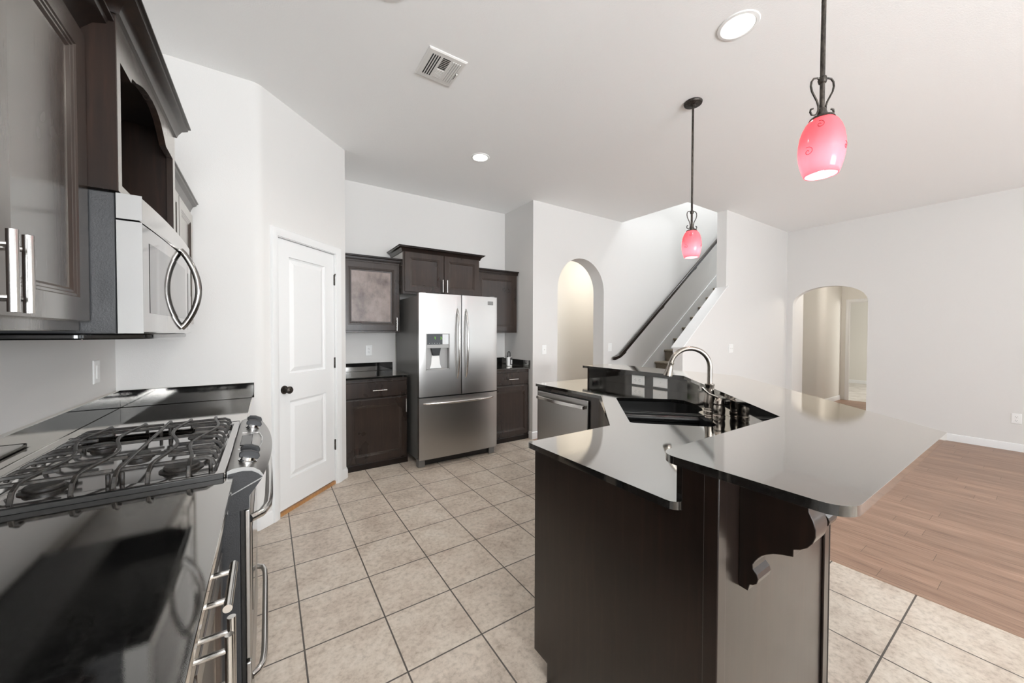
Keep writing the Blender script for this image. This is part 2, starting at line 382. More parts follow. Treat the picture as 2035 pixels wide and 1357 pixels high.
# stairwell: partition with knee wall
struct(MB().prism([(4.21, 0), (XR, 0), (XR, CE), (5.225, CE), (5.225, 1.965), (4.21, 1.175)], 1, 2.522, 2.648), 'wall_partition', M['wall'], smooth=False)
kc = MB(); 
kc.prism([(4.195, 1.163), (5.225, 1.965), (5.225, 1.985), (4.195, 1.183)], 1, 2.510, 2.660)
kc.prism([(5.225, 1.962), (5.262, 1.99), (5.262, 2.0), (5.225, 1.985)], 1, 2.506, 2.522)
struct(kc, 'trim_1', M['trim'], smooth=False)
struct(MB().box(5.0, 2.522, CE+.25, 9.0, 2.648, 6), 'wall_stair_upper', M['wall'], smooth=False)
struct(MB().box(4.4, 2.52, CE+.25, 4.5, YB, 6), 'wall_stair_left', M['wall'], smooth=False)
struct(MB().box(8.9, 2.522, 2.6, 9.0, YB, 6), 'wall_stair_end', M['wall'], smooth=False)
struct(MB().box(4.4, 2.5, 6, 9.0, YB+.2, 6.1), 'ceiling_stair', M['ceil'], smooth=False)
# right wall with segmental arch
ry0, ry1, rsp, rap = 1.543, 2.438, 1.80, 2.08
el = [((ry0+ry1)/2-(ry1-ry0)/2*math.cos(PI*i/32), rsp+(rap-rsp)*math.sin(PI*i/32)**.85) for i in range(33)]
rw = [(YR, 0), (ry0, 0)] + el + [(ry1, 0), (2.60, 0), (2.60, CE+.25), (YR, CE+.25)]
struct(MB().prism(rw, 0, XR, XR+.115), 'wall_right', M['wall'], angle=20)
# hall beyond the right arch
struct(MB().box(XR+.115, 2.44, 0, 7.66, 2.52, 2.5), 'wall_vestibule', M['wall'], smooth=False)
hw = MB(); hw.prism(rounded([(8.9, 3.6), (8.9, 2.50), (9.86, 2.50), (9.86, 2.62), (9.02, 2.62), (9.02, 3.6)], [0, .13, 0, 0, 0, 0]), 2, 0, 2.5)
struct(hw, 'wall_hall_corner', M['hall'])
dw = [(2.50, 0), (2.43, 0), (2.43, 2.04), (1.62, 2.04), (1.62, 0), (.2, 0), (.2, 2.5), (2.50, 2.5)]
struct(MB().prism(dw, 0, 9.86, 9.97), 'wall_hall_far', M['hall'], smooth=False)
struct(MB().box(XR+.115, .1, 0, 9.97, .2, 2.5), 'wall_hall_near', M['hall'], smooth=False)
struct(MB().box(7.6, 3.6, 0, 9.0, 3.66, 2.5), 'wall_hall_left', M['hall'], smooth=False)
struct(MB().box(7.54, 2.53, 0, 7.6, 3.66, 2.5), 'wall_hall_side', M['hall'], smooth=False)
struct(MB().box(7.54, 2.65, 2.58, 8.9, YB, 2.64), 'floor_landing', M['carpet'], smooth=False)
struct(MB().box(XR+.115, .1, 2.5, 9.97, 2.52, 2.57).box(7.54, 2.52, 2.5, 9.97, 3.66, 2.57), 'ceiling_vestibule', M['ceil'], smooth=False)
struct(MB().box(13.4, -.6, 0, 13.5, 5.6, 2.5), 'wall_bedroom', M['hall'], smooth=False)
struct(MB().box(9.97, 5.5, 0, 13.5, 5.6, 2.5), 'wall_bedroom_side', M['hall'], smooth=False)
struct(MB().box(9.97, -.6, 0, 13.5, -.5, 2.5), 'wall_bedroom_near', M['hall'], smooth=False)
struct(MB().box(9.86, 2.5, 0, 9.97, 5.6, 2.5), 'wall_bedroom_door', M['hall'], smooth=False)
struct(MB().box(9.86, -.6, 0, 9.97, .1, 2.5), 'wall_bedroom_corner', M['hall'], smooth=False)
struct(MB().box(9.86, -.6, 2.5, 13.5, 5.6, 2.58), 'ceiling_bedroom', M['ceil'], smooth=False)
dc = MB(); CAS = [(0, 0), (0, .016), (.02, .02), (.05, .016), (.062, .008), (.062, 0)]
dc.sweep([(2.43, 0), (2.43, 2.04), (1.62, 2.04), (1.62, 0)], CAS, lambda p, q, h: (9.86-h, p, q))
struct(dc, 'trim_2', M['trim'])
# rear wall with the two window openings daylight comes through
rear = MB()
for x0, x1, z0, z1 in ((XL-.1, -.3, 0, CE), (-.3, 2.3, 0, .55), (-.3, 2.3, 2.55, CE), (2.3, 3.5, 0, CE), (3.5, 6.5, 0, .45), (3.5, 6.5, 2.65, CE), (6.5, XR+.1, 0, CE)):
    rear.box(x0, YR-.1, z0, x1, YR, z1)
struct(rear, 'wall_rear', M['wall'], smooth=False)
for i, (x0, x1, z0, z1) in enumerate(((-.3, 2.3, .55, 2.55), (3.5, 6.5, .45, 2.65))):
    w = MB(); xm = (x0+x1)/2
    for a in ((x0, z0, x1, z0+.05), (x0, z1-.05, x1, z1), (x0, z0, x0+.05, z1), (x1-.05, z0, x1, z1), (xm-.03, z0, xm+.03, z1)): w.box(a[0], YR-.08, a[1], a[2], YR-.03, a[3])
    struct(w, 'window_%d' % (i+1), M['trim'], smooth=False)
pd_ = MB()
for a in ((-3.85, 0.02, -3.78, 2.42), (-1.22, .02, -1.15, 2.42), (-3.85, 2.35, -1.15, 2.42), (-3.85, .02, -1.15, .1), (-2.54, .1, -2.46, 2.35)): pd_.box(XR-.05, a[0], a[1], XR-.001, a[2], a[3])
struct(pd_, 'unseen_door_frame', M['trim'], smooth=False)  # out-of-view frame placed around the added side light
# baseboards
BBP = [(0, 0), (.013, 0), (.013, .07), (.009, .085), (0, .092)]
def baseb(path, name):
    struct(MB().sweep(path, [(-o, h) for o, h in BBP], lambda p, q, h: (p, q, h)), name, M['trim'])
baseb([(XL+.66, YS), (AX-.012, YS), tuple(PF(dl-.07, 0, 0))[:2]], 'baseboard_stub')
baseb([tuple(PF(dr+.07, 0, 0))[:2], (XA0, PF(BT_, 0, 0).y), (XA0, PF(BT_, 0, 0).y+.06)], 'baseboard_pantry')
baseb([(XA1, 3.80), (XA1, YB), (ax0, YB), (ax0, YB+.2)], 'baseboard_arch')
baseb([(ax1, YB+.2), (ax1, YB), (4.27, YB)], 'baseboard_stairs')
baseb([(4.21, 2.648), (4.21, 2.522), (XR, 2.522), (XR, ry1), (XR+.115, ry1)], 'baseboard_partition')
baseb([(XR+.115, ry0), (XR, ry0), (XR, YR)], 'baseboard_right')
baseb([(8.9, 3.6), (8.9, 2.50+.13)] + [(8.9+.13-.13*math.cos(PI/2*i/6), 2.63-.13*math.sin(PI/2*i/6)) for i in range(1, 7)] + [(9.86, 2.50)], 'baseboard_hall')
baseb([(13.4, 5.5), (13.4, -.5)], 'baseboard_bedroom')
# ------------------------------------------------------------------ pantry door
door = MB(PF)
sl, sr = dl, dr; st = .112
ZP = [(.245, .834), (1.036, 1.914)]
F0 = -.012
for a0, a1, c0, c1 in ((sl, sl+st, .036, dh), (sr-st, sr, .036, dh), (sl+st, sr-st, .036, ZP[0][0]), (sl+st, sr-st, ZP[0][1], ZP[1][0]), (sl+st, sr-st, ZP[1][1], dh)):
    door.box(a0, F0-.035, c0, a1, F0, c1)
for c0, c1 in ZP:
    door.rings(sl+st, sr-st, c0, c1, [(0, F0), (.003, F0-.010), (.016, F0-.014), (.020, F0-.013), (.046, F0-.004), (.050, F0-.003)], back=False)
d1 = tag(door.build('door_1', M['trim'], None, smooth=False), kind='structure', label='white two panel pantry door with dark knob', cat='door')
jb = MB(PF)
for a0, a1, c0, c1 in ((dl-.02, dl-.003, 0, dh+.02), (dr+.003, dr+.02, 0, dh+.02), (dl-.02, dr+.02, dh+.003, dh+.02)): jb.box(a0, -.11, c0, a1, 0.0, c1)
struct(jb, 'trim_3', M['trim'], smooth=False)
cs = MB(PF); CA2 = [(0, 0), (0, .010), (.012, .014), (.04, .018), (.055, .018), (.06, .008), (.06, 0)]
cs.sweep([(dl-.008, 0), (dl-.008, dh+.008), (dr+.008, dh+.008), (dr+.008, 0)], CA2, lambda p, q, h: (p, h, q))
struct(cs, 'trim_4', M['trim'])
kn = MB(PF); kc_ = PF(dl+.058, 0, .926); kn = MB()
kn.lathe([(.031, F0), (.031, F0+.006), (.014, F0+.010), (.011, F0+.026), (.020, F0+.034), (.027, F0+.044), (.027, F0+.054), (.018, F0+.064), (.0, F0+.067)], (kc_.x, kc_.y, .926), 24, PF.n, cap=False)
tag(kn.build('knob', M['bronze'], d1), label='dark round knob')
for z in (.353, 1.083, 1.813):
    h = MB(PF); h.box(dr-.004, F0-.004, z-.045, dr+.012, F0+.004, z+.045); h.lathe([(.006, -.047), (.006, .047)], (dr+.002, F0+.006, z), 10)
    if z > 1.5:
        h.box(dr-.002, F0+.004, z+.035, dr+.012, F0+.012, z+.05); h.box(dr, F0+.008, z+.047, dr+.045, F0+.014, z+.056)
    tag(h.build('hinge', M['bronze'], d1), label='dark hinge')
lt = MB(PF); lt.box(dl-.006, F0-.006, .90, dl+.002, F0+.002, .955); lt.build('latch_plate', M['bronze'], d1)
struct(MB(PF).box(dl-.003, -.10, 0, dr+.003, -.004, .028), 'trim_5', M['oak'], smooth=False)
# ------------------------------------------------------------------ stairs
stairs = thing('staircase', 'carpeted brown staircase climbing behind the white knee wall', 'stairs', (4.4, 3.15, 0))
nx0, nz0, rise, run = 5.308, .889, .189, .2545
for k in range(-4, 8):
    x = nx0+k*run; zt = nz0+k*rise; stp = MB()
    prof = rounded([(x+.02, max(.002, zt-rise)), (x+.02, zt-.035), (x-.012, zt-.035), (x-.012, zt), (x+run+.02, zt), (x+run+.02, max(.002, zt-rise))], [0, .01, .015, .017, 0, 0], 4)
    stp.prism(prof, 1, 2.650, YB-.022); stp.build('step', M['carpet'], stairs)
sk = MB(); o_ = .165
def zl(x, d): return nz0 + (x-nx0)*rise/run + d
sk.prism([(4.36, 0), (4.36, zl(4.36, .13)+.03), (7.36, zl(7.36, .13)+.03), (7.36, zl(7.36, -.6)), (4.9, 0)], 1, YB-.019, YB-.003)
tag(sk.build('skirt_board', M['trim'], stairs, smooth=False), label='white skirt board')
# handrail
hr = thing('handrail', 'dark wooden handrail on the wall above the stairs', 'handrail', (4.25, 3.6, .98))
rp = [(4.255, 3.612, .975), (4.31, 3.612, .985), (4.40, 3.612, 1.012), (7.5, 3.612, 3.39)]
rl = MB(); rl.tube(rp, .026, 4, flat=(.030, .034)); rl.build('rail', M['wood_dark'], hr, smooth=False, bevel=.008)
for t in (.045, .35, .66, .95):
    x = 4.40+t*3.1; z = 1.012+t*2.378
    bk = MB(); bk.tube([(x, YB, z-.085), (x, YB-.03, z-.085), (x, 3.618, z-.06), (x, 3.612, z-.026)], .006, 8); bk.lathe([(.025, 0), (.025, .006), (.012, .01)], (x, YB, z-.085), 16, (0, -1, 0))
    bk.build('bracket', M['bronze'], hr)
# ------------------------------------------------------------------ helpers for cabinets
def crown(mb, path, z, proj=.045, h=.055):
    prof = [(0, z-h), (.008, z-h), (.012, z-h*.78), (proj*.45, z-h*.42), (proj*.8, z-h*.28), (proj*.85, z-h*.12), (proj, z-h*.1), (proj, z), (0, z)]
    mb.sweep(path, [(-o, h_) for o, h_ in prof], lambda p, q, h_: (p, q, h_))
def cab_door(fr, a0, a1, c0, c1, parent, m=None, thick=.02, st=.058, name='door'):
    d = MB(fr); t = thick
    d.rings(a0, a1, c0, c1, [(0, 0), (0, t-.003), (.003, t), (st, t), (st+.003, t-.003), (st+.008, t-.003), (st+.011, t-.006), (st+.016, t-.006), (st+.022, t-.011), (st+.03, t-.012)])
    return d.build(name, m or M['wood'], parent, angle=25)
def drawer_front(fr, a0, a1, c0, c1, parent, m=None, name='drawer_front'):
    d = MB(fr); d.rings(a0, a1, c0, c1, [(0, 0), (0, .014), (.006, .02), (.012, .02)]); return d.build(name, m or M['wood'], parent, angle=25)
def pull(fr, a, c, length, vert, parent, b0=.02, out=.032, r=.006, m=None, name='handle'):
    p = MB(); h = length/2; s_ = length*.32
    P = lambda t, b: fr(a, b, c+t) if vert else fr(a+t, b, c)
    p.tube([P(-h, b0+out), P(h, b0+out)], r, 14)
    for t in (-s_, s_): p.tube([P(t, b0-.001), P(t, b0+out)], r*.72, 10)
    o = p.build(name, m or M['steel_bright'], parent); return tag(o, label='satin steel bar handle')
# ------------------------------------------------------------------ back alcove cabinets
FB = lambda y: Fr((0, y, 0), (1, 0, 0), (0, -1, 0))
# left wall cabinet
c1 = thing('wall_cabinet', 'small dark wall cabinet left of the refrigerator with worn faded door', 'cabinet', (.9, 4.33, 1.35))
MB().box(.612, 4.0, 1.352, 1.221, 4.328, 2.12).build('body', M['wood'], c1, bevel=.002)
d = cab_door(FB(4.0), .628, 1.212, 1.372, 2.085, c1); wp = MB(FB(4.0)); wp.rings(.722, 1.118, 1.466, 1.991, [(0, .006), (0, .0088), (.004, .0094)]); tag(wp.build('door_panel', M['worn_wood'], d, smooth=False), label='faded and stained door panel'); pull(FB(4.0), 1.176, 1.442, .14, True, d)
cm = MB(); crown(cm, [(.607, 4.0), (1.222, 4.0)], 2.155, .03, .05); cm.build('crown_molding', M['wood_dark'], c1)
# over fridge
c2 = thing('wall_cabinet', 'dark two door wall cabinet directly above the refrigerator', 'cabinet', (1.69, 4.33, 1.77))
MB().box(1.223, 3.90, 1.772, 2.163, 4.328, 2.24).build('body', M['wood'], c2, bevel=.002)
for a0, a1, hx in ((1.24, 1.691, 1.668), (1.697, 2.147, 1.722)):
    d = cab_door(FB(3.9), a0, a1, 1.795, 2.225, c2); pull(FB(3.9), hx, 1.877, .14, True, d)
cm = MB(); crown(cm, [(1.223, 4.325), (1.223, 3.90), (2.163, 3.90), (2.163, 4.325)], 2.285, .055, .06); cm.build('crown_molding', M['wood_dark'], c2)
# right wall cabinet
c3 = thing('wall_cabinet', 'small dark wall cabinet right of the refrigerator', 'cabinet', (2.48, 4.33, 1.35))
MB().box(2.166, 4.0, 1.352, 2.79, 4.328, 2.12).build('body', M['wood'], c3, bevel=.002)
d = cab_door(FB(4.0), 2.18, 2.775, 1.372, 2.095, c3); pull(FB(4.0), 2.215, 1.442, .14, True, d)
cm = MB(); crown(cm, [(2.166, 4.0), (2.79, 4.0), (2.79, 4.325)], 2.160, .022, .05); cm.build('crown_molding', M['wood_dark'], c3)
# base cabinets
def base_cab(x0, x1, label, hx, side):
    c = thing('base_cabinet', label, 'cabinet', ((x0+x1)/2, 4.3, 0))
    b = MB(); b.box(x0, 3.752, .0, x1, 4.328, .890); b.build('body', M['wood'], c, bevel=.002)
    f = FB(3.752)
    d = drawer_front(f, x0+.012, x1-.012, .705, .862, c); pull(f, hx, .778, .14, False, d)
    d = cab_door(f, x0+.012, x1-.012, .075, .688, c); pull(f, side, .602, .14, True, d)
    MB(f).box(x0, 0, .0, x1, .012, .055).build('toe_board', M['wood_dark'], c, smooth=False)
    return c
base_cab(.608, 1.222, 'dark base cabinet left of the refrigerator beside the pantry door', .93, 1.196)
base_cab(2.165, 2.806, 'dark base cabinet right of the refrigerator in the alcove corner', 2.54, 2.19)
def counter(x0, x1, label, bs):
    c = thing('worktop', label, 'worktop', ((x0+x1)/2, 4.0, .891))
    MB().box(x0, 3.722, .891, x1, 4.328, .914).build('slab', M['granite'], c, bevel=.004)
    MB().box(x0, 4.308, .9145, bs, 4.328, 1.008).build('backsplash', M['granite'], c, bevel=.002)
    return c
counter(.607, 1.236, 'black granite worktop left of the refrigerator', 1.229)
w = counter(2.16, 2.810, 'black granite worktop right of the refrigerator', 2.79)
MB().box(2.790, 3.722, .9145, 2.810, 4.328, 1.000).build('backsplash', M['granite'], w, bevel=.002)
# key lockbox on the right worktop
lb = thing('lockbox', 'small pale lockbox with black shackle on right alcove worktop', 'lockbox', (2.66, 3.97, .9145))
lx = 2.655
b = MB(); b.box(lx-.036, 3.955, .9145, lx+.036, 3.995, 1.035); b.build('body', M['plate'], lb, bevel=.010, seg=3)
b = MB(); b.box(lx-.002, 3.949, .932, lx+.032, 3.956, 1.03); b.build('dial_cover', M['slot'], lb, bevel=.003)
b = MB()
for k in range(4): b.box(lx+.008, 3.946, .945+k*.014, lx+.028, 3.950, .955+k*.014)
b.build('number_dials', M['plate'], lb)
b = MB(); b.tube([(lx-.024, 3.975, 1.03), (lx-.024, 3.975, 1.075), (lx-.02, 3.975, 1.094), (lx-.010, 3.975, 1.105), (lx, 3.975, 1.105), (lx+.010, 3.975, 1.094), (lx+.014, 3.975, 1.075), (lx+.014, 3.975, 1.03)], .0055, 10)
b.lathe([(.012, 0), (.012, .022)], (lx-.024, 3.975, 1.03), 14); b.build('shackle', M['black'], lb)
# ------------------------------------------------------------------ refrigerator
fg = thing('refrigerator', 'stainless french door refrigerator with water dispenser', 'refrigerator', (1.69, 3.9, 0))
FX0, FX1, FYF = 1.243, 2.139, 3.44
MB().box(1.262, 3.515, .055, 2.122, 4.27, 1.725).build('body', M['steel_grey'], fg, bevel=.006)
MB().box(1.25, 3.496, .10, 2.132, 3.518, 1.735).build('door_gasket', M['black'], fg, smooth=False)
def bowed(x0, x1, z0, z1, hole=None, name='door', bow=.012):
    # front skin follows one gentle curve across the whole appliance
    def yf(x): t = (x-FX0)/(FX1-FX0)*2-1; return FYF+.012 - bow*(1-t*t)
    xs = [x0+(x1-x0)*i/14 for i in range(15)]; zs = [z0, z1]
    if hole: xs = sorted(set([round(x, 4) for x in xs] + [hole[0], hole[1]])); xs = [x for x in xs if x in hole[:2] or all(abs(x-h) > .008 for h in hole[:2])]; zs = [z0, hole[2], hole[3], z1]
    m = MB(); yb = 3.496; e = .0025
    def ed(x): return yf(x) + (e if x in (xs[0], xs[-1]) else 0)
    for i in range(len(xs)-1):
        for j in range(len(zs)-1):
            if hole and hole[0] <= xs[i] < hole[1]-1e-6 and j == 1: continue
            m.add([(xs[i], ed(xs[i]), zs[j]), (xs[i+1], ed(xs[i+1]), zs[j]), (xs[i+1], ed(xs[i+1]), zs[j+1]), (xs[i], ed(xs[i]), zs[j+1])], [(0, 1, 2, 3)])
    for z, fl in ((z0, 1), (z1, 0)):
        for i in range(len(xs)-1):
            m.add([(xs[i], ed(xs[i]), z), (xs[i+1], ed(xs[i+1]), z), (xs[i+1], yb, z), (xs[i], yb, z)], [(0, 1, 2, 3)])
    for x in (xs[0], xs[-1]): m.add([(x, ed(x), z0), (x, ed(x), z1), (x, yb, z1), (x, yb, z0)], [(0, 1, 2, 3)])
    m.add([(x0, yb, z0), (x1, yb, z0), (x1, yb, z1), (x0, yb, z1)], [(0, 1, 2, 3)])
    bm_ = m
    return bm_, yf
def weld(o, d=.0005):
    bm = bmesh.new(); bm.from_mesh(o.data); bmesh.ops.remove_doubles(bm, verts=bm.verts, dist=d); bmesh.ops.recalc_face_normals(bm, faces=bm.faces); bm.to_mesh(o.data); bm.free()
    o.data.shade_smooth(); o.data.set_sharp_from_angle(angle=math.radians(30))
    return o
HD = (1.314, 1.564, .975, 1.342)
m_, yf = bowed(FX0, 1.6945, .712, 1.742, HD); dL = weld(m_.build('door', M['steel'], fg)); dL['label'] = 'left door with the water dispenser'
m_, _ = bowed(1.7045, FX1, .712, 1.742); dR = weld(m_.build('door', M['steel'], fg)); dR['label'] = 'right door'
m_, _ = bowed(FX0, FX1, .085, .700, name='drawer'); dF = weld(m_.build('freezer_drawer', M['steel'], fg))
def bow_handle(P0, P1, out, r, parent, n=22):
    P0, P1 = Vector(P0), Vector(P1); pts = []; rs = []
    for i in range(n+1):
        t = i/n; s_ = math.sin(PI*t)**.55
        pts.append(tuple(P0.lerp(P1, t) + Vector(out)*s_)); rs.append(r*(.55+.45*math.sin(PI*t)**.5))
    h = MB(); h.tube(pts, rs, 14); return tag(h.build('handle', M['steel_bright'], parent), label='bowed satin steel handle')
bow_handle((1.650, yf(1.65)+.004, .88), (1.650, yf(1.65)+.004, 1.60), (0, -.052, 0), .0125, dL)
bow_handle((1.749, yf(1.75)+.004, .88), (1.749, yf(1.75)+.004, 1.60), (0, -.052, 0), .0125, dR)
bow_handle((1.285, yf(1.285)+.006, .643), (2.09, yf(2.09)+.006, .643), (0, -.055, 0), .0145, dF)
# dispenser
dp = MB(); x0, x1, z0, z1 = HD; yy = FYF+.006; yb_ = 3.494
dp.box(x0, yy+.004, 1.196, x1, yb_-.002, 1.232)
for a in ((x0, yy-.003, z0, x0+.007, yb_, z1), (x1-.007, yy-.003, z0, x1, yb_, z1), (x0, yy-.003, z0, x1, yb_, z0+.012), (x0, yy-.002, z1-.006, x1, yb_, z1)): dp.box(*a)
dsp = dp.build('dispenser', M['satin_dull'], dL, bevel=.001)
MB().add([(x0+.006, yb_-.004, z0+.012), (x1-.006, yb_-.004, z0+.012), (x1-.006, yb_-.004, 1.198), (x0+.006, yb_-.004, 1.198)], [(0, 1, 2, 3)]).build('dispenser_back', M['satin_dull'], dL, smooth=False)
MB().box(x0+.007, yy+.002, 1.232, 1.487, yb_-.003, z1-.006).build('display', M['black_gloss'], dL, bevel=.001)
MB().box(1.487, yy+.003, 1.232, x1-.007, yb_-.003, z1-.006).build('display_window', M['glassy'], dL, bevel=.001)
pd = MB(); pd.prism([(1.395, 1.205), (1.37, 1.196), (1.39, 1.12), (1.46, 1.12), (1.475, 1.196)], 1, yy+.012, yb_-.004); pd.build('nozzle', M['black'], dL, bevel=.003)
pd = MB(); pd.prism([(1.375, 1.03), (1.385, 1.12), (1.465, 1.12), (1.475, 1.03), (1.49, z0+.014), (1.36, z0+.014)], 1, yb_-.016, yb_-.004); pd.build('paddle', M['plate'], dL, bevel=.003)
def seg7(x, z, w, h, on):
    t = .0028; y0, y1 = yy+.0005, yy+.003; dg = MB()
    R_ = {'a': (x, z+h-t, x+w, z+h), 'g': (x, z+h/2-t/2, x+w, z+h/2+t/2), 'd': (x, z, x+w, z+t), 'b': (x+w-t, z+h/2, x+w, z+h), 'c': (x+w-t, z, x+w, z+h/2)}
    for k in on: q = R_[k]; dg.box(q[0], y0, q[1], q[2], y1, q[3])
    dg.build('digit', M['green'], dL, smooth=False)
seg7(1.399, 1.283, .013, .026, 'abcg'); seg7(1.464, 1.283, .013, .026, 'abgcd')
for k in range(5): MB().box(1.345+k*.027, yy+.0005, 1.243, 1.352+k*.027, yy+.003, 1.2475).build('touch_icon', M['icon'], dL, smooth=False)
bd = MB(); bd.box(2.018, yf(2.05)-.004, 1.655, 2.086, yf(2.05)+.004, 1.695); bd.build('badge', M['steel_grey'], dR, bevel=.002)
for x in (1.248, 2.062):
    MB().box(x, 3.49, .0, x+.068, 3.56, .082).build('foot', M['steel_grey'], fg, bevel=.004)
MB().box(1.316, 3.52, .012, 2.062, 3.54, .08).build('toe_grille', M['black'], fg, smooth=False)
for x in (1.262, 2.06): MB().box(x, 3.47, 1.728, x+.06, 3.57, 1.752).build('hinge_cover', M['steel_grey'], fg, bevel=.004)
# ------------------------------------------------------------------ left run: base cabinets, worktop
FL = lambda x: Fr((x, 0, 0), (0, 1, 0), (1, 0, 0))      # a = Y, outward = +X
lc = thing('base_cabinet', 'dark base cabinet with drawer and steel bar pulls nearest the camera', 'cabinet', (-.42, .9, 0))
MB().box(XL+.001, .44, .10, -.137, 1.367, .890).build('body', M['wood'], lc, bevel=.002)
MB().box(XL+.001, .44, 0, -.20, 1.367, .10).build('toe_board', M['wood_dark'], lc, smooth=False)
f = FL(-.137)
d = drawer_front(f, .452, 1.355, .715, .868, lc, M['steel_grey'] if False else None); pull(f, .905, .845, .155, False, d, .02, .052, .0075)
for a0, a1, hy in ((.452, .884, .853), (.890, 1.355, .905)):
    d = cab_door(f, a0, a1, .115, .70, lc); pull(f, hy, .70, .16, True, d, .02, .052, .0075)
lc2 = thing('base_cabinet', 'dark base cabinet behind the range against the stub wall', 'cabinet', (-.42, 2.56, 0))
MB().box(XL+.001, 2.145, .10, -.137, YS-.001, .890).build('body', M['wood'], lc2, bevel=.002)
MB().box(XL+.001, 2.145, 0, -.20, YS-.001, .10).build('toe_board', M['wood_dark'], lc2, smooth=False)
d = drawer_front(f, 2.157, 2.97, .715, .868, lc2); d = cab_door(f, 2.157, 2.97, .115, .70, lc2)
wl = thing('worktop', 'black granite worktop along the left wall around the gas range', 'worktop', (-.42, 1.2, .891))
slab([(XL+.001, -.7), (-.089, -.7), (-.089, 1.367), (-.664, 1.367), (-.664, 2.140), (-.089, 2.140), (-.089, YS-.001), (XL+.001, YS-.001)], [], .891, .914, 'slab', M['granite'], wl, .004)
MB().box(XL+.001, -.7, .9145, XL+.022, YS-.023, 1.014).build('backsplash', M['granite'], wl, bevel=.002)
MB().box(XL+.001, YS-.022, .9145, -.078, YS-.001, 1.014).build('backsplash', M['granite'], wl, bevel=.002)
# ------------------------------------------------------------------ gas range
gr = thing('gas_range', 'stainless slide-in gas range with black cast iron grates', 'range', (-.36, 1.755, 0))
RY0, RY1 = 1.373, 2.134
MB().box(-.655, RY0+.006, .03, -.075, RY1-.006, .885).build('body', M['black_tex'], gr, bevel=.003)
# cooktop tray: raised rim around a recessed mirror tray
ct = MB(Fr((0, 0, .0), (0, 1, 0), (1, 0, 0)))
tray = MB(); X0, X1 = -.66, -.108
def rect(d, z): return [(X0+d, RY0-.004+d, z), (X1-d*.6, RY0-.004+d, z), (X1-d*.6, RY1+.004-d, z), (X0+d, RY1+.004-d, z)]
rs_ = [rect(0, .888), rect(0, .924), rect(.004, .929), rect(.040, .929), rect(.050, .926), rect(.060, .914)]
tray.add([p for r in rs_ for p in r], [(i*4+k, i*4+(k+1) % 4, (i+1)*4+(k+1) % 4, (i+1)*4+k) for i in range(5) for k in range(4)] + [(20, 21, 22, 23), (3, 2, 1, 0)])
tag(tray.build('cooktop', M['mirror_steel'], gr, angle=25, bevel=.004), label='mirror finish recessed cooktop')
for y in (RY0-.008, RY1-.001): MB().box(-.66, y, .912, -.112, y+.009, .930).build('edge_trim', M['black'], gr, bevel=.003)
# bowed control panel: top skin from X=-.108 forward, front edge bows outwards
def xbow(y): t = (y-1.7535)/(.381); return -.014+.026*(1-t*t)
cp = MB(); ny = 24; rows = []
for i in range(ny+1):
    y = RY0+(RY1-RY0)*i/ny; xf = xbow(y)
    sec = [(-.106, .80), (-.106, .930), (-.092, .936), (-.067, .937), (-.040, .931), (-.024, .919), (xf, .902), (xf-.004, .892), (-.050, .845), (-.050, .806)]
    rows.append([(x, y, z) for x, z in sec])
cp.grid(rows); n_ = 10
cpo = weld(cp.build('control_panel', M['steel'], gr)); 
for y, s_ in ((RY0-.001, -1), (RY1+.001, 1)):
    pe = MB(); pe.prism([(a_, b_) for a_, _, b_ in rows[0]], 1, min(y, y-s_*.0012), max(y, y-s_*.0012)); tag(pe.build('panel_end', M['satin_dull'], gr, smooth=False), label='dull steel end of the control panel')
    ec = MB(); ec.prism([(-.104, .921), (-.067, .925), (-.044, .921), (-.028, .910), (-.0165, .8975), (-.104, .855)], 1, min(y, y+s_*.002), max(y, y+s_*.002)); tag(ec.build('end_cap', M['black_tex'], gr, smooth=False), label='black end cap')
    ec = MB(); ec.prism([(-.104, .851), (-.018, .892), (-.051, .845), (-.051, .807), (-.104, .801)], 1, min(y, y+s_*.002), max(y, y+s_*.002)); ec.build('lower_cap', M['black_tex'], gr, smooth=False)
ds = MB(); ds.add([(-.092, 1.62, .9372), (-.034, 1.60, .9305), (-.034, 1.82, .9305), (-.092, 1.80, .9372)], [(0, 1, 2, 3)]); 
tr = MB(); tr.tube([(-.090, 1.585, .938), (-.032, 1.575, .9295), (-.022, 1.70, .920), (-.022, 1.80, .920), (-.032, 1.845, .9295), (-.090, 1.835, .938)], .0022, 8); tr.build('display_trim', M['chrome'], gr)
MB().box(-.088, 1.635, .9345, -.052, 1.79, .9385).build('display', M['black_gloss'], gr, bevel=.002)
AXK = Vector((.30, 0, .95)).normalized()
for y in (1.437, 1.508, 1.925, 2.02):
    kb = MB(); c0 = Vector((-.058, y, .934))
    kb.lathe([(.026, 0), (.026, .004), (.020, .007), (.019, .016), (.0, .017)], c0, 22, AXK, cap=False)
    ko = kb.build('knob', M['chrome'], gr)
    g = MB(); Yv = Vector((0, 1, 0)); Xv = Yv.cross(AXK)
    def kp(a, b, h): return c0 + Xv*a + Yv*b + AXK*h
    prof = [(-.026, .012), (.026, .012), (.029, .022), (.022, .032), (.0, .036), (-.022, .032), (-.029, .022)]
    g.add([tuple(kp(a, -.009, h)) for a, h in prof] + [tuple(kp(a, .009, h)) for a, h in prof], [list(range(7)), list(range(13, 6, -1))] + [(i, (i+1) % 7, 7+(i+1) % 7, 7+i) for i in range(7)])
    tag(g.build('grip', M['black_tex'], ko, bevel=.002), label='black knob grip')
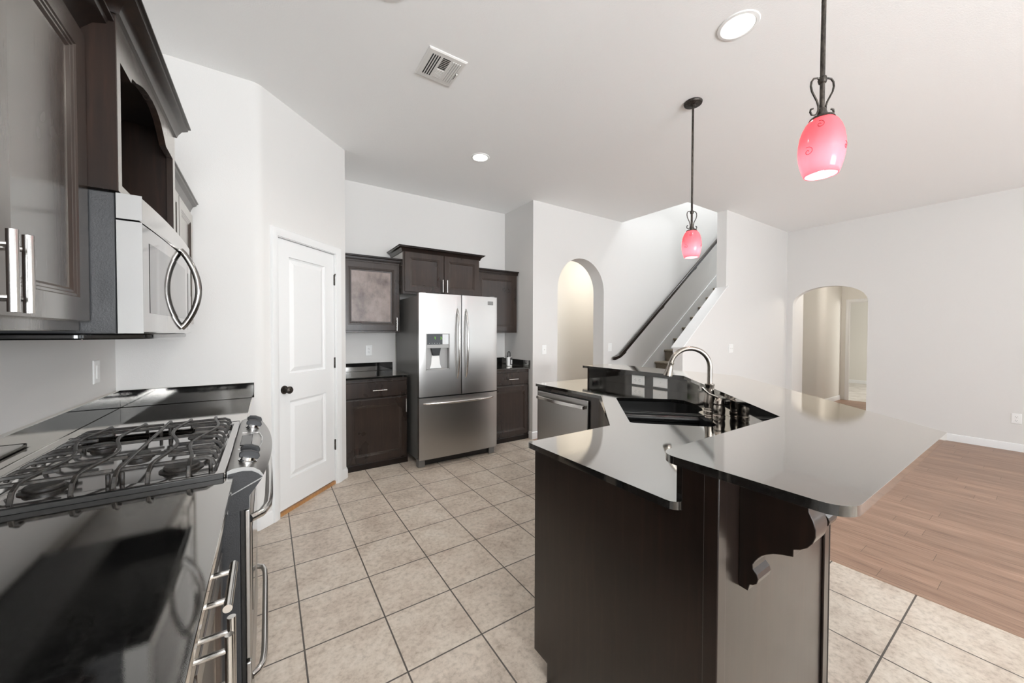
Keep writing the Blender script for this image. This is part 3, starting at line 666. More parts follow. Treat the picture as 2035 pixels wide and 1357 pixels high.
# oven door + drawer
od = MB(); od.box(-.072, RY0+.012, .33, -.062, RY1-.012, .795); MB().box(-.074, RY0+.012, .06, -.064, RY1-.012, .80).build('door_gasket', M['black'], gr, smooth=False)
od = MB(); od.box(-.064, RY0+.004, .33, -.049, RY1-.004, .80); odo = od.build('oven_door', M['steel'], gr, bevel=.004)
MB().box(-.0495, RY0+.10, .42, -.047, RY1-.10, .70).build('window', M['black_gloss'], odo, smooth=False)
od = MB(); od.box(-.064, RY0+.004, .065, -.049, RY1-.004, .318); odd = od.build('warming_drawer', M['steel'], gr, bevel=.004)
MB().box(-.60, RY0+.03, 0, -.10, RY1-.03, .06).build('plinth', M['black'], gr, smooth=False)
h = MB(); pts = [(-.05, 1.375, .772), (-.02, 1.40, .772), (-.004, 1.45, .773), (.000, 1.53, .775), (.002, 1.7535, .777), (.000, 1.977, .775), (-.004, 2.057, .773), (-.02, 2.107, .772), (-.05, 2.132, .772)]
h.tube(pts, .0125, 14); tag(h.build('handle', M['steel_bright'], odo), label='curved tubular oven handle')
h = MB(); pts = [(-.05, 1.405, .25), (-.036, 1.415, .25), (-.022, 1.44, .25), (-.017, 1.48, .25), (-.016, 1.55, .25), (-.016, 1.93, .25), (-.018, 2.0, .25), (-.026, 2.04, .25), (-.05, 2.06, .25)]
h.tube(pts, .0105, 14); tag(h.build('handle', M['steel_bright'], odd), label='tubular drawer handle')
# burners
for x, y, r in ((-.232, 1.535, .046), (-.232, 1.965, .038), (-.52, 1.535, .040), (-.52, 1.965, .034), (-.378, 1.7535, .034)):
    bn = MB(); bn.lathe([(r*1.2, .9142), (r*1.2, .917), (r*.98, .919), (r*.98, .926), (r*.9, .930), (0, .931)], (x, y, 0), 28, cap=False)
    tag(bn.build('burner', M['iron'], gr), label='round cast iron burner cap')
# grates: three cast sections with wavy front-to-back bars and bent fingers
GZ = .966
def wavy(x, amp, ya=RY0+.022, yb=RY1-.085, ph=0):
    pts = [(x, ya, .926), (x, ya+.012, GZ-.012), (x, ya+.035, GZ)]
    n = 22; y0, y1 = ya+.06, yb-.05
    for i in range(n+1): t = i/n; pts.append((x+amp*math.sin(2*PI*t+ph)*math.sin(PI*t)**.6, y0+(y1-y0)*t, GZ))
    pts += [(x, yb-.028, GZ), (x, yb-.008, GZ-.012), (x, yb, .926)]; return pts
def grate(x0, x1, wavs, straight, fingers_right, fingers_left):
    g = MB()
    for x, a in wavs: g.tube(wavy(x, a, yb=RY1-.012), .006, 4, flat=(.006, .007))
    for x in straight: g.tube(wavy(x, 0, yb=RY1-.012), .006, 4, flat=(.0065, .007))
    ys = [1.452, 1.515, 1.582, 1.650, 1.722, 1.79, 1.86, 1.93, 2.00, 2.06]
    for i, y in enumerate(ys):
        full = i % 3 == 2 or i in (0, 9)
        if full:
            a, b = x0, x1
            pts = [(a, y, GZ-.03), (a+.006, y, GZ-.012), (a+.02, y, GZ-.004), ((a+b)/2, y+.004, GZ-.003), (b-.02, y, GZ-.004), (b-.006, y, GZ-.012), (b, y, GZ-.03)]
            if not fingers_left: pts = pts[3:]; pts[0] = (x0, y, GZ-.004)
            if not fingers_right: pts = pts[:4]; pts[-1] = (x1, y, GZ-.004)
            g.tube(pts, .006, 4, flat=(.0065, .007))
        else:
            L_ = .10+.02*(i % 2)
            if fingers_right: g.tube([(x1, y, GZ-.03), (x1-.006, y, GZ-.012), (x1-.02, y, GZ-.002), (x1-L_, y+.006, GZ)], .006, 4, flat=(.0065, .0075))
            if fingers_left: g.tube([(x0, y, GZ-.03), (x0+.006, y, GZ-.012), (x0+.02, y, GZ-.002), (x0+L_, y+.006, GZ)], .006, 4, flat=(.0065, .0075))
    for y in (1.452, 2.06):
        for x in (x0+.01, x1-.01): g.tube([(x, y, .9142), (x, y, GZ-.012)], .006, 6)
    return tag(g.build('grate', M['iron'], gr, bevel=.0018, seg=1), label='cast iron grate with wavy bars')
grate(-.605, -.366, ((-.53, .03), (-.43, .03)), (), False, True)
grate(-.358, -.142, ((-.285, .028), (-.198, -.03)), (-.352,), True, False)
# ------------------------------------------------------------------ left uppers + microwave
uc = thing('wall_cabinet', 'large dark wall cabinet nearest the camera at upper left with bar handles', 'cabinet', (-.57, 1.03, 1.353))
MB().box(XL+.001, .562, 1.353, -.405, 1.384, 2.14).build('body', M['wood'], uc, bevel=.002)
f = FL(-.405)
for a0, a1, hy in ((.572, .974, .955), (.980, 1.382, 1.003)):
    d = cab_door(f, a0, a1, 1.377, 2.108, uc)
    pull(f, hy, 1.452, .137, True, d, .02, .032, .0072)
cm = MB(); crown(cm, [(-.405, .562), (-.405, 1.383)], 2.175, .072, .062); cm.build('crown_molding', M['wood_dark'], uc)
# open niche cabinet above the microwave
nc = thing('open_cabinet', 'dark open niche cabinet with arched valance above the microwave', 'cabinet', (-.53, 1.75, 1.725))
NX, n0, n1, zb, zt = -.330, 1.386, 2.112, 1.727, 2.225
b = MB(); b.box(XL+.001, n0, zb, NX-.02, n0+.018, zt); b.box(XL+.001, n1-.018, zb, NX-.02, n1, zt); b.box(XL+.001, n0+.018, zt-.02, NX-.02, n1-.018, zt); b.box(XL+.001, n0+.018, zb, NX-.02, n1-.018, zb+.018); b.box(XL+.001, n0+.018, zb+.018, XL+.012, n1-.018, zt-.02)
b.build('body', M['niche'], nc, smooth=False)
val = [(n0+.026, 2.083), (n0+.125, 2.083), (n0+.128, 2.095), (n0+.165, 2.102)]
for i in range(17):
    t = i/16; val.append((n0+.175+(n1-n0-.35)*t, 2.108+.052*math.sin(PI*t)**.9))
val += [(n1-.165, 2.102), (n1-.128, 2.095), (n1-.125, 2.083), (n1-.04, 2.083)]
# smooth scalloped valance measured from the photo
val = [(n0+.028, 2.083), (1.512, 2.083), (1.520, 2.100), (1.561, 2.110), (1.60, 2.126), (1.632, 2.137), (1.67, 2.146), (1.71, 2.152), (1.755, 2.156), (1.80, 2.155), (1.835, 2.148), (1.871, 2.136), (1.905, 2.115), (1.93, 2.098), (1.951, 2.083), (1.960, 2.083), (n1-.040, 2.083)]
ff = MB(); ff.prism([(n0, zb), (n1, zb), (n1, zt), (n0, zt), (n0, zb+.022+.0), (n0+.028, zb+.022)] + val + [(n1-.040, zb+.022), (n0+.028, zb+.0215), (n0, zb+.0215)], 0, NX-.02, NX)
ff = MB()
ff.box(NX-.02, n0, zb, NX, n0+.028, 2.083); ff.box(NX-.02, n1-.040, zb, NX, n1, 2.083); ff.box(NX-.02, n0+.028, zb, NX, n1-.040, zb+.022)
ff.prism([(n0, 2.083)] + val + [(n1, 2.083), (n1, zt), (n0, zt)], 0, NX-.02, NX)
ff.build('face_frame', M['wood'], nc, smooth=False)
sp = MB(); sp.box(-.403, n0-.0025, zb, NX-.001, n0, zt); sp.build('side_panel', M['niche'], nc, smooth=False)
cm = MB(); crown(cm, [(-.402, n0), (NX, n0), (NX, n1)], 2.24, .055, .05); cm.build('crown_molding', M['wood_dark'], nc)
# far upper
fu = thing('wall_cabinet', 'narrow dark two door wall cabinet past the microwave at the corner', 'cabinet', (-.57, 2.55, 1.383))
MB().box(XL+.001, 2.136, 1.383, -.405, YS-.002, 2.10).build('body', M['wood'], fu, bevel=.002)
for a0, a1, hy in ((2.142, 2.555, 2.52), (2.561, 2.972, 2.596)):
    d = cab_door(FL(-.405), a0, a1, 1.40, 2.075, fu)
    pull(FL(-.405), hy, 1.475, .137, True, d, .02, .032, .006)
cm = MB(); crown(cm, [(-.405, 2.136), (-.405, YS-.002)], 2.155, .048, .062); cm.build('crown_molding', M['wood_dark'], fu)
# microwave
mw = thing('microwave', 'stainless over-the-range microwave with curved loop handle', 'microwave', (-.53, 1.75, 1.33))
m0, m1 = 1.387, 2.130
MB().box(XL+.001, m0, 1.345, -.338, m1, 1.722).build('body', M['black_tex'], mw, bevel=.003)
def xm(y): t = (y-1.7585)/.3715; return -.286+.010*(1-t*t)
def mskin(y0, y1, z0, z1, xb=-.336, dx=0, n=16):
    mm = MB(); r_ = []
    for i in range(n+1):
        y = y0+(y1-y0)*i/n; x = xm(y)+dx
        r_.append([(xb, y, z0), (x-.004, y, z0), (x, y, z0+.004), (x, y, z1-.004), (x-.004, y, z1), (xb, y, z1)])
    mm.grid(r_); mm.add(r_[0], [list(range(6))]); mm.add(r_[-1], [list(range(6))]); return mm
vt = weld(mskin(m0, m1, 1.655, 1.722, dx=-.002).build('vent_panel', M['steel_bright'], mw)); tag(vt, label='stainless top vent panel')
md = weld(mskin(m0, m1, 1.347, 1.650).build('door', M['mirror_steel'], mw))
for z0, z1 in ((1.347, 1.650), (1.655, 1.722)): tag(MB().box(-.336, m0-.0012, z0, -.2855, m0+.0005, z1).build('door_edge', M['satin_dull'], mw, smooth=False), label='dull stainless side edge')
gl = MB(); rows = []
for i in range(13):
    y = m0+.055+(m1-.175-m0-.055)*i/12; rows.append([(xm(y)+.0008, y, z) for z in (1.405, 1.425, 1.585, 1.605)])
gl.grid(rows); gl.build('window', M['glassy'], md)
sm = MB(); y = m1-.115
sm.add([(xm(y)+.0006, y, 1.36), (xm(y)+.0006, y+.004, 1.36), (xm(y)+.0006, y+.004, 1.645), (xm(y)+.0006, y, 1.645)], [(0, 1, 2, 3)]); sm.build('panel_seam', M['slot'], mw, smooth=False)
rows = []
for i in range(13):
    y = m1-.10+.08*i/12; rows.append([(xm(y)+.0008, y, z) for z in (1.375, 1.60)])
g2 = MB(); g2.grid(rows); g2.build('keypad', M['glassy'], mw)
hd = MB(); P0 = Vector((xm(1.865)-.002, 1.865, 1.366)); pts = []
for i in range(25):
    t = i/24; pts.append((P0.x+.053*math.sin(PI*t)**.8, 1.865, 1.366+.300*t))
hd.tube(pts, .012, 16, flat=(.016, .011)); tag(hd.build('handle', M['dark_chrome'], md), label='curved chrome loop handle')
ub = MB(); ub.prism(rounded([(XL+.002, m0-.02), (-.40, m0-.02), (-.292, m0+.12), (-.292, m1-.06), (-.36, m1), (XL+.002, m1)], [0, .03, .08, .05, .03, 0]), 2, 1.330, 1.346)
ub.build('underside_grille', M['black_gloss'], mw, bevel=.004)
# ------------------------------------------------------------------ kitchen island
isl = thing('kitchen_island', 'dark angled two level kitchen island base with bracket', 'kitchen island', (1.6, 1.1, 0))
EX = .897
ep = MB(); ep.prism([(.477, 0), (1.075, 0), (1.075, .07), (1.155, .07), (1.155, .8915), (.536, .8915), (.536, 1.018), (.477, 1.018)], 0, EX, EX+.018)
tag(ep.build('end_panel', M['wood_dark'], isl, smooth=False, bevel=.0015), label='dark flat end panel')
MB().box(EX-.006, .440, 0, EX+.034, .4765, 1.018).build('corner_post', M['wood_dark'], isl, bevel=.003)
# cabinet carcass, kitchen side: leg B, diagonal, leg A
cb = MB()
cb.prism([(EX+.018, .537), (EX+.018, 1.15), (1.345, 1.15), (1.952, 1.757), (1.952, 1.862), (2.55, 1.862), (2.55, 1.50), (1.61, .56), (1.61, .537)], 2, .10, .640)
cb.prism([(EX+.018, .537), (EX+.018, 1.15), (1.335, 1.15), (1.335, .537)], 2, .640, .8915)
cb.prism([(1.335, 1.13), (1.345, 1.15), (1.952, 1.757), (1.940, 1.775)], 2, .640, .8915)
cb.box(1.952, 1.752, .640, 2.2, 1.862, .8915); cb.box(1.952, 2.462, .10, 2.575, 2.48, .8915); cb.box(2.52, 1.862, .1, 2.575, 2.462, .8915); cb.box(1.951, 1.862, .868, 2.1, 2.462, .8915)
cb.build('cabinet_body', M['wood'], isl, smooth=False)
MB().prism([(EX+.018, .56), (EX+.018, 1.075), (1.32, 1.075), (2.02, 1.78), (2.02, 2.47), (2.5, 2.47), (2.5, 1.5), (1.6, .6)], 2, 0, .10).build('toe_board', M['wood_dark'], isl, smooth=False)
# pony wall under the bar
pwm = MB(); pwm.prism([(EX+.036, .446), (1.655, .446), (2.70, 1.491), (2.70, 2.495), (2.598, 2.495), (2.598, 1.496), (1.634, .534), (EX+.018, .534)], 2, 0, 1.018)
tag(pwm.build('back_panel', M['wood_dark'], isl, smooth=False), label='dark back panel under the bar overhang')
tp = MB(); tp.box(1.600, .438, 0, 1.640, .4455, 1.018); tp.build('edge_trim', M['wood_dark'], isl, bevel=.002)
PO = Fr((1.66, .446, 0), (1, 1, 0), (1, -1, 0)); MB(PO).box(.004, .0, 0, .045, .010, 1.018).build('edge_trim', M['wood_dark'], isl, bevel=.002)
MB().box(2.575, 2.48, 0, 2.70, 2.50, 1.018).build('end_panel', M['wood_dark'], isl, smooth=False)
# corbels
cprof = [(.446, 1.018), (.446, .706), (.424, .704), (.420, .722), (.412, .725), (.404, .733), (.401, .745), (.404, .756), (.413, .765), (.414, .776), (.409, .787), (.402, .798), (.394, .808), (.384, .816), (.370, .825), (.352, .832), (.331, .838), (.331, .855), (.318, .861), (.305, .872), (.296, .886), (.291, .902), (.291, .918), (.296, .936), (.304, .953), (.306, 1.018)]
for x in (1.005, 1.505):
    cbm = MB(); cbm.prism(cprof, 0, x, x+.072); tag(cbm.build('corbel', M['wood_dark'], isl, angle=28, bevel=.0015), label='scrolled dark wood corbel')
# ---- island low worktop with sink cutout
wk = thing('worktop', 'low black granite island worktop around the sink', 'worktop', (1.7, 1.2, .8925))
def pq(p, q): return ((p+q)*D2, (p-q)*D2)
sp_ = [pq(1.858, .232), pq(2.565, .226), pq(2.585, .60), pq(2.55, .655), pq(2.43, .684), pq(2.30, .684), pq(2.245, .672), pq(2.215, .648), pq(2.185, .632), pq(1.90, .632), pq(1.858, .60)]
rad = [.025, .025, .04, .05, .06, .05, .03, .03, .02, .035, .03]
hole = rounded(sp_, rad, 5)
outer = rounded([(.868, 1.168), (1.355, 1.168), (1.937, 1.75), (1.937, 2.495), (2.597, 2.495), (2.597, 1.496), (1.633, .535), (.873, .535), ], [.012, 0, 0, .01, 0, 0, 0, .03], 5)
slab(outer, [hole], .8925, .914, 'slab', M['granite'], wk, .004)
rs2 = MB(); rs2.prism([(.905, .535), (1.634, .535), (2.597, 1.497), (2.597, 2.494), (2.577, 2.494), (2.577, 1.505), (1.626, .555), (.905, .555)], 2, .9145, 1.0182)
tag(rs2.build('riser', M['granite'], wk, smooth=False), label='black granite riser behind the sink')
# ---- bar top
bt = thing('worktop', 'raised black granite bar top with angled corner', 'worktop', (1.9, .9, 1.019))
bo = rounded([(.858, .578), (.858, .197), (1.797, .197), (2.905, 1.305), (2.905, 2.53), (2.530, 2.53), (2.548, 1.517), (1.610, .578)], [.045, .05, .02, .02, .02, .015, .0, .0], 7)
slab(bo, [], 1.0186, 1.0390, 'slab', M['granite'], bt, .005)
# ---- sink
sk_ = thing('sink', 'black undermount double bowl sink set into the island corner', 'sink', (1.75, 1.25, .70))
def shrink(loop, d):
    c = Vector((sum(p[0] for p in loop)/len(loop), sum(p[1] for p in loop)/len(loop)))
    return [tuple(Vector(p)+(c-Vector(p)).normalized()*d) for p in loop]
def bowl(pts, rads, name):
    lp = rounded(pts, rads, 5); n = len(lp); mm = MB()
    lay = [(shrink(lp, -.012), .8915), (lp, .8915), (lp, .872), (shrink(lp, .006), .74), (shrink(lp, .03), .71)]
    mm.add([(p[0], p[1], z) for l, z in lay for p in l], [(i*n+k, i*n+(k+1) % n, (i+1)*n+(k+1) % n, (i+1)*n+k) for i in range(len(lay)-1) for k in range(n)] + [list(range((len(lay)-1)*n, len(lay)*n))])
    o = mm.build(name, M['sink'], sk_, recalc=True)
    s2 = o.modifiers.new('solid', 'SOLIDIFY'); s2.thickness = .004; s2.offset = 1
    return o
bowl([pq(1.852, .226), pq(2.195, .226), pq(2.195, .64), pq(1.852, .64)], [.04, .02, .02, .05], 'bowl')
bowl([pq(2.235, .22), pq(2.572, .22), pq(2.59, .61), pq(2.54, .67), pq(2.40, .692), pq(2.235, .692)], [.02, .04, .04, .05, .06, .02], 'bowl')
dv = MB(); q_ = [pq(2.19, .222), pq(2.19, .69)]; dv.tube([(q_[0][0], q_[0][1], .868), (q_[1][0], q_[1][1], .868)], .02, 16); tag(dv.build('divider', M['sink'], sk_), label='rounded divider between the bowls')
for p in (2.02, 2.41):
    dr_ = MB(); x, y = pq(p, .44); dr_.lathe([(.042, .7105), (.042, .714), (.03, .713), (0, .7115)], (x, y, 0), 24, cap=False); dr_.build('drain', M['steel_bright'], sk_)
# ---- faucet
fa = thing('faucet', 'brushed nickel gooseneck faucet with side lever at the sink', 'faucet', (2.043, 1.065, .914))
fx, fy = 2.043, 1.065; dd = Vector((-D2, D2, 0))
bs = MB(); bs.lathe([(.0, .9142), (.030, .9142), (.031, .922), (.027, .926), (.026, .930), (.028, .934), (.025, .940), (.0285, .955), (.029, .975), (.024, 1.005), (.0215, 1.04), (.022, 1.062), (.0245, 1.066), (.0245, 1.072), (.019, 1.074), (0, 1.075)], (fx, fy, 0), 32, cap=False); bs.build('base', M['nickel'], fa)
sp2 = MB(); pts = [Vector((fx, fy, 1.07)), Vector((fx, fy, 1.12)), Vector((fx, fy, 1.165))]
for i in range(1, 21):
    a = PI*i/20*.95; r_ = .101
    pts.append(Vector((fx, fy, 1.165)) + dd*(r_*(1-math.cos(a))) + Vector((0, 0, r_*math.sin(a))))
sp2.tube(pts, .0128, 18); sp2.build('spout', M['nickel'], fa)
tip = pts[-1]; tdir = (pts[-1]-pts[-2]).normalized()
sh = MB(); sh.lathe([(.0135, -.008), (.016, -.006), (.016, .002), (.0145, .006), (.0165, .022), (.0205, .045), (.0235, .064), (.0235, .072), (.017, .075), (0, .073)], tip, 24, tdir, cap=False); sh.build('spray_head', M['nickel'], fa)
vx, vy = 1.968, .976
vb = MB(); vb.lathe([(0, .9142), (.028, .9142), (.029, .924), (.025, .928), (.027, .934), (.0285, .95), (.0265, .968), (.024, .978), (.026, .982), (.026, .988), (.024, .992), (.0235, 1.0), (.018, 1.010), (.008, 1.015), (0, 1.016)], (vx, vy, 0), 28, cap=False); vbo = vb.build('valve', M['nickel'], fa)
lv = MB(); lv.tube([(vx-.001, vy+.001, 1.010), (vx-.013, vy+.010, 1.020), (vx-.03, vy+.021, 1.029), (vx-.046, vy+.031, 1.037), (vx-.060, vy+.040, 1.050), (vx-.071, vy+.047, 1.064), (vx-.076, vy+.050, 1.070)], [.007, .0062, .0055, .0055, .006, .007, .0065], 14); lv.build('lever', M['nickel'], vbo)
# ---- dishwasher
dwt = thing('dishwasher', 'stainless dishwasher with curved handle in the island', 'dishwasher', (2.2, 2.16, .1))
MB().box(1.962, 1.868, .10, 2.515, 2.458, .866).build('body', M['black'], dwt, smooth=False)
MB().box(1.935, 1.874, .105, 1.962, 2.455, .858).build('door', M['steel'], dwt, bevel=.004)
hb = MB(); rows = []
for i in range(17):
    t = i/16; y = 1.895+.545*t; x = 1.934-.018-.022*math.sin(PI*t)
    rows.append([(x, y, .793), (x-.004, y, .797), (x-.004, y, .818), (x, y, .822), (x+.008, y, .818), (x+.008, y, .797), (x, y, .793)])
hb.grid(rows); hb.add(rows[0][:6], [list(range(6))]); hb.add(rows[-1][:6], [list(range(6))]); hb.box(1.905, 1.897, .797, 1.936, 1.912, .818); hb.box(1.905, 2.423, .797, 1.936, 2.438, .818)
tag(hb.build('handle', M['steel_bright'], dwt), label='curved bar handle')
# ------------------------------------------------------------------ wall plates
def plate(fr, a, c, kind, name, label, cat, horizontal=False, w=.072, h=.118):
    if horizontal: w, h = h, w
    p = MB(fr); p.rings(a-w/2, a+w/2, c-h/2, c+h/2, [(0, .0005), (0, .004), (.004, .0065), (.01, .007)])
    o = tag(p.build(name, M['plate'], None, angle=25), label, cat)
    q = MB(fr)
    def r4(x0, z0, x1, z1, b0, b1):
        if horizontal: q.box(a+z0, b0, c+x0, a+z1, b1, c+x1)
        else: q.box(a+x0, b0, c+z0, a+x1, b1, c+z1)
    if kind == 'outlet':
        for s_ in (-1, 1):
            q = MB(fr); r4(-.017, s_*.020-.014, .017, s_*.020+.014, .006, .0085); rc = q.build('receptacle', M['plate'], o, bevel=.003)
            q = MB(fr); r4(-.008, s_*.020-.002, -.006, s_*.020+.008, .008, .009); r4(.006, s_*.020-.002, .008, s_*.020+.007, .008, .009); r4(-.002, s_*.020-.010, .002, s_*.020-.006, .008, .009)
            q.build('slots', M['slot'], rc, smooth=False)
    elif kind == 'toggle':
        q.box(a-.006, .006, c-.012, a+.006, .009, c+.012); q.box(a-.004, .008, c-.002, a+.004, .018, c+.008); q.build('toggle', M['plate'], o, bevel=.001)
    elif kind == 'double':
        for s_ in (-.023, .023): q.box(a+s_-.004, .006, c-.002, a+s_+.004, .018, c+.008); q.box(a+s_-.006, .006, c-.012, a+s_+.006, .0085, c+.012)
        q.build('toggle', M['plate'], o, bevel=.001)
    elif kind == 'rocker':
        r4(-.0165, -.034, .0165, .034, .006, .0105); q.build('rocker', M['plate'], o, bevel=.002)
    elif kind == 'blank':
        r4(-.004, -.006, .004, .006, .006, .012); q.build('toggle', M['plate'], o, bevel=.002)
    return o
plate(Fr((XL, 0, 0), (0, 1, 0), (1, 0, 0)), 2.692, 1.147, 'rocker', 'wall_switch', 'white rocker switch on left wall above the black backsplash', 'switch', w=.078)
plate(FB(YA), .967, 1.147, 'outlet', 'wall_outlet', 'white outlet in alcove between the left wall cabinet and worktop', 'outlet')
plate(FB(YB), 2.995, 1.133, 'toggle', 'wall_switch', 'white light switch on wall left of the tall arch', 'switch')
plate(FB(YB), 4.247, 1.140, 'toggle', 'wall_switch', 'white light switch on wall right of the tall arch under handrail', 'switch')
plate(FB(2.522), 5.375, 1.140, 'double', 'wall_switch', 'white double light switch on the wall right of the stairs', 'switch', w=.117)
plate(Fr((XR, 0, 0), (0, -1, 0), (-1, 0, 0)), -.285, .377, 'outlet', 'wall_outlet', 'white outlet low on the right wall above the wood floor', 'outlet')
RF = Fr((2.577, 0, 0), (0, -1, 0), (-1, 0, 0))
plate(RF, -1.927, .962, 'outlet', 'wall_outlet', 'white duplex outlet lying sideways on the granite riser', 'outlet', True, .076, .122)
plate(RF, -1.724, .963, 'blank', 'wall_switch', 'white switch plate lying sideways on the granite riser', 'switch', True, .076, .124)
# ------------------------------------------------------------------ ceiling fixtures
def can(x, y, r, label, power):
    t = thing('recessed_light', label, 'ceiling light', (x, y, CE), None)
    tr = MB(); tr.lathe([(r*.80, .03), (r*.80, -.004), (r*.86, -.007), (r*1.0, -.005), (r*1.03, -.0005)], (x, y, CE), 40, cap=False)
    # cone baffle sits in the ceiling void
    tr.build('trim_ring', M['baffle'], t)
    em = MB(); em.lathe([(0, -.0035), (r*.80, -.0035), (r*.80, -.001), (0, -.001)], (x, y, CE), 40, cap=False); em.build('lens', M['lamp_on'], t)
    l = bpy.data.lights.new('recessed_lamp', 'SPOT'); l.energy = power; l.spot_size = math.radians(150); l.spot_blend = .8; l.color = (1, .95, .89); l.shadow_soft_size = .07
    lo = bpy.data.objects.new('recessed_lamp', l); COL.objects.link(lo); lo.location = (0, 0, -.03); lo.parent = t
    return t
can(2.155, .995, .098, 'large round recessed ceiling light near the pendants', 42)
can(1.712, 3.068, .086, 'round recessed ceiling light in front of the refrigerator', 42)
can(.495, 1.80, .090, 'recessed ceiling light cut off at the top edge of the photo', 42)
vt = thing('ceiling_vent', 'white square ceiling vent with four way louvers', 'vent', (.925, 2.172, CE))
v0, v1, w0, w1 = .803, 1.050, 2.043, 2.306
CF = lambda a, b, c: Vector((a, c, CE-b))
fr_ = MB(CF); fr_.rings(v0, v1, w0, w1, [(0, 0), (0, .004), (.008, .009), (.028, .010)]); fr_.build('face_plate', M['vent_white'], vt, angle=25)
ib = MB(CF)
xa, xb, xc, xd = .836, .893, .961, 1.018
for k in range(4): x = xa+.002+k*.0145; ib.box(x, .0098, w0+.035, x+.007, .0108, w1-.04)
for k in range(7): y = w0+.035+k*.0145; ib.box(xb+.012, .0098, y, xc-.012+.004, .0108, y+.0085)
ib.build('dark_slots', M['vent_dark'], vt, smooth=False)
ib = MB(CF)
for k in range(7): y = w0+.142+k*.0115; ib.box(xb+.012, .0098, y, xc-.008, .0125, y+.006)
for k in range(4): x = xc+.008+k*.0145; ib.box(x, .0098, w0+.035, x+.0085, .0135, w1-.04)
ib.build('louver_bars', M['vent_white'], vt, smooth=False)
ib = MB(CF)
for k in range(4): x = xc+.0165+k*.0145; ib.box(x, .0098, w0+.035, x+.003, .0108, w1-.04)
for k in range(7): y = w0+.148+k*.0115; ib.box(xb+.012, .0098, y, xc-.008, .0108, y+.0025)
ib.build('thin_slots', M['slot'], vt, smooth=False)
lvv = MB(CF); lvv.box(1.029, .0098, 2.15, 1.032, .0108, 2.22); lvv.build('lever_slot', M['slot'], vt, smooth=False)
lvv = MB(CF); lvv.box(1.026, .009, 2.155, 1.034, .022, 2.165); lvv.build('lever', M['vent_white'], vt, bevel=.002)
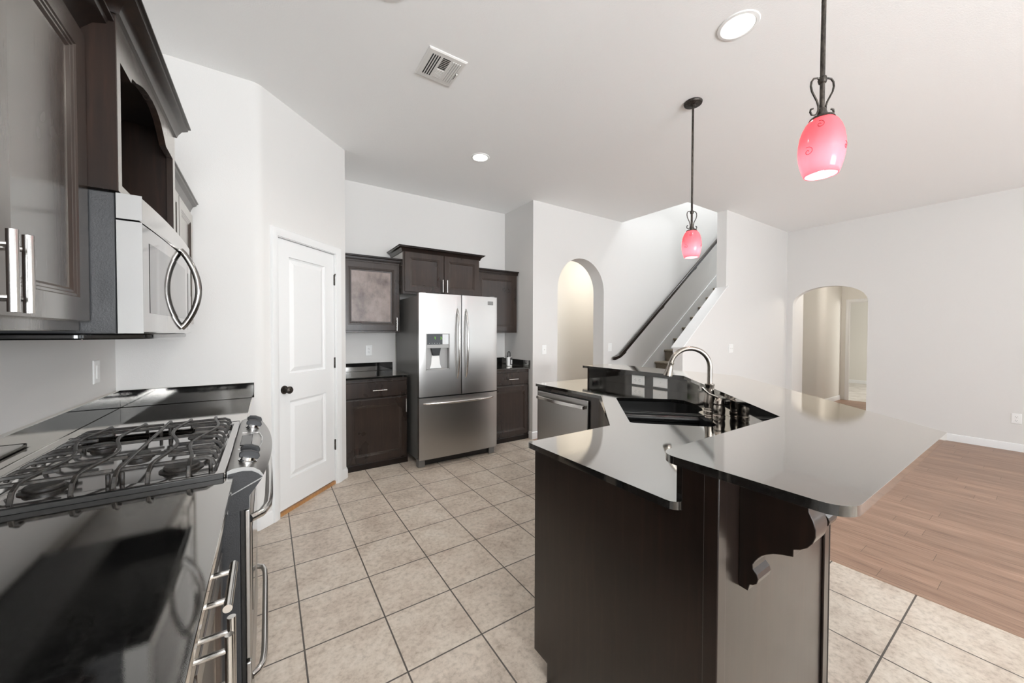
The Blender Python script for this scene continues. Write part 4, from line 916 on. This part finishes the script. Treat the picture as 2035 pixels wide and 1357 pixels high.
# ------------------------------------------------------------------ pendants
def pendant(x, y, label, yaw=0):
    t = thing('pendant_light', label, 'pendant light', (x, y, CE), 'pink glass pendants over the bar')
    P = MB(); P.lathe([(.060, -.0005), (.062, -.006), (.058, -.016), (.02, -.022), (.012, -.03), (0, -.03)], (x, y, CE), 32, cap=False); P.build('canopy', M['bronze'], t)
    R_ = MB(); R_.lathe([(.0072, 2.115-CE), (.0072, -.02)], (x, y, CE), 16)
    R_.lathe([(.004, -.016), (.011, -.010), (.0135, 0), (.011, .010), (.004, .016)], (x, y, 2.231), 16); R_.lathe([(.011, 2.105), (.013, 2.112), (.013, 2.128), (.009, 2.134)], (x, y, 0), 16); R_.build('rod', M['bronze'], t)
    cyw, syw = math.cos(yaw), math.sin(yaw)
    for s_ in (-1, 1):
        prof = [(.008, 2.232), (.018, 2.238), (.030, 2.236), (.038, 2.225), (.040, 2.210), (.036, 2.192), (.027, 2.175), (.018, 2.158), (.013, 2.142), (.013, 2.128), (.017, 2.116), (.026, 2.110), (.036, 2.112), (.041, 2.121), (.039, 2.130), (.031, 2.133)]
        sc = MB(); sc.tube([(x+s_*a*cyw, y+s_*a*syw, z) for a, z in prof], .0031, 8); sc.build('scroll', M['bronze'], t)
    cp_ = MB(); cp_.lathe([(0, 2.108), (.012, 2.108), (.034, 2.101), (.037, 2.094), (.034, 2.093), (0, 2.096)], (x, y, 0), 32, cap=False); cp_.build('shade_cap', M['bronze'], t)
    outp = [(.034, 2.094), (.045, 2.082), (.054, 2.064), (.0605, 2.042), (.0645, 2.015), (.0655, 1.99), (.0635, 1.965), (.059, 1.94), (.053, 1.918), (.0475, 1.903)]
    inp = [(r-.003, z) for r, z in outp[::-1]]
    sh_ = MB(); sh_.lathe(outp+[(.0455, 1.9025), (.0445, 1.9035)]+inp[1:], (x, y, 0), 48, cap=False); sho = sh_.build('shade', M['pink'], t, angle=60)
    tag(sho, label='lit pink art glass shade')
    def rad(z):
        for (r0, z0_), (r1, z1_) in zip(outp, outp[1:]):
            if z0_ >= z >= z1_: return r0+(r1-r0)*(z0_-z)/(z0_-z1_)
        return .05
    for az, zc, sz in ((-2.35+yaw, 2.058, .015), (-2.85+yaw, 1.975, .016), (-1.0+yaw, 1.98, .014)):
        swm = MB(); pts = []
        for i in range(30):
            a = i/29*2.6*PI; rr = sz*(.15+.85*(i/29)**1.3)
            zz = zc + rr*math.sin(a); aa = az + rr*math.cos(a)/.06
            rad_ = rad(zz)+.0003; pts.append((x+rad_*math.cos(aa), y+rad_*math.sin(aa), zz))
        swm.tube(pts, .0009, 6); swm.build('swirl', M['swirl'], sho)
    bl = MB(); bl.lathe([(0, 1.918), (.020, 1.923), (.030, 1.938), (.032, 1.955), (.026, 1.975), (.015, 1.992), (.0, 1.996)], (x, y, 0), 24, cap=False); bl.build('bulb', M['bulb'], t)
    so = MB(); so.lathe([(0, 1.99), (.015, 1.99), (.016, 2.04), (.012, 2.095), (0, 2.097)], (x, y, 0), 20, cap=False); so.build('socket', M['bronze'], t)
    return t
pendant(2.594, 1.495, 'pink glass pendant light hanging before the stairs, the far one', -.4)
pendant(1.622, .473, 'pink glass pendant light nearest, at upper right of photo', -.58)
# unseen lamp fixtures put in to light the neighbouring halls
for x, y, z, p, lab in ((5.05, 4.2, 2.75, 30, 'unseen round ceiling lamp in the hall behind the tall arch'), (8.2, 1.5, 2.5, 46, 'unseen round ceiling lamp in the hall beyond right arch')):
    t = thing('unseen_ceiling_lamp', lab, 'ceiling light', (x, y, z))
    a = MB(); a.lathe([(.10, -.0005), (.10, -.02), (.06, -.02)], (x, y, z), 32); a.build('base', M['baffle'], t)
    a = MB(); a.lathe([(.14, -.02), (.13, -.06), (.07, -.09), (0, -.10)], (x, y, z), 32, cap=False); a.build('globe', M['lamp_on'], t)
    l = bpy.data.lights.new('unseen_hall_lamp', 'POINT'); l.energy = p; l.color = (1, .93, .84) if y > 3 else (1, .94, .86); l.shadow_soft_size = .1
    lo = bpy.data.objects.new('unseen_hall_lamp', l); COL.objects.link(lo); lo.location = (0, 0, -.16); lo.parent = t
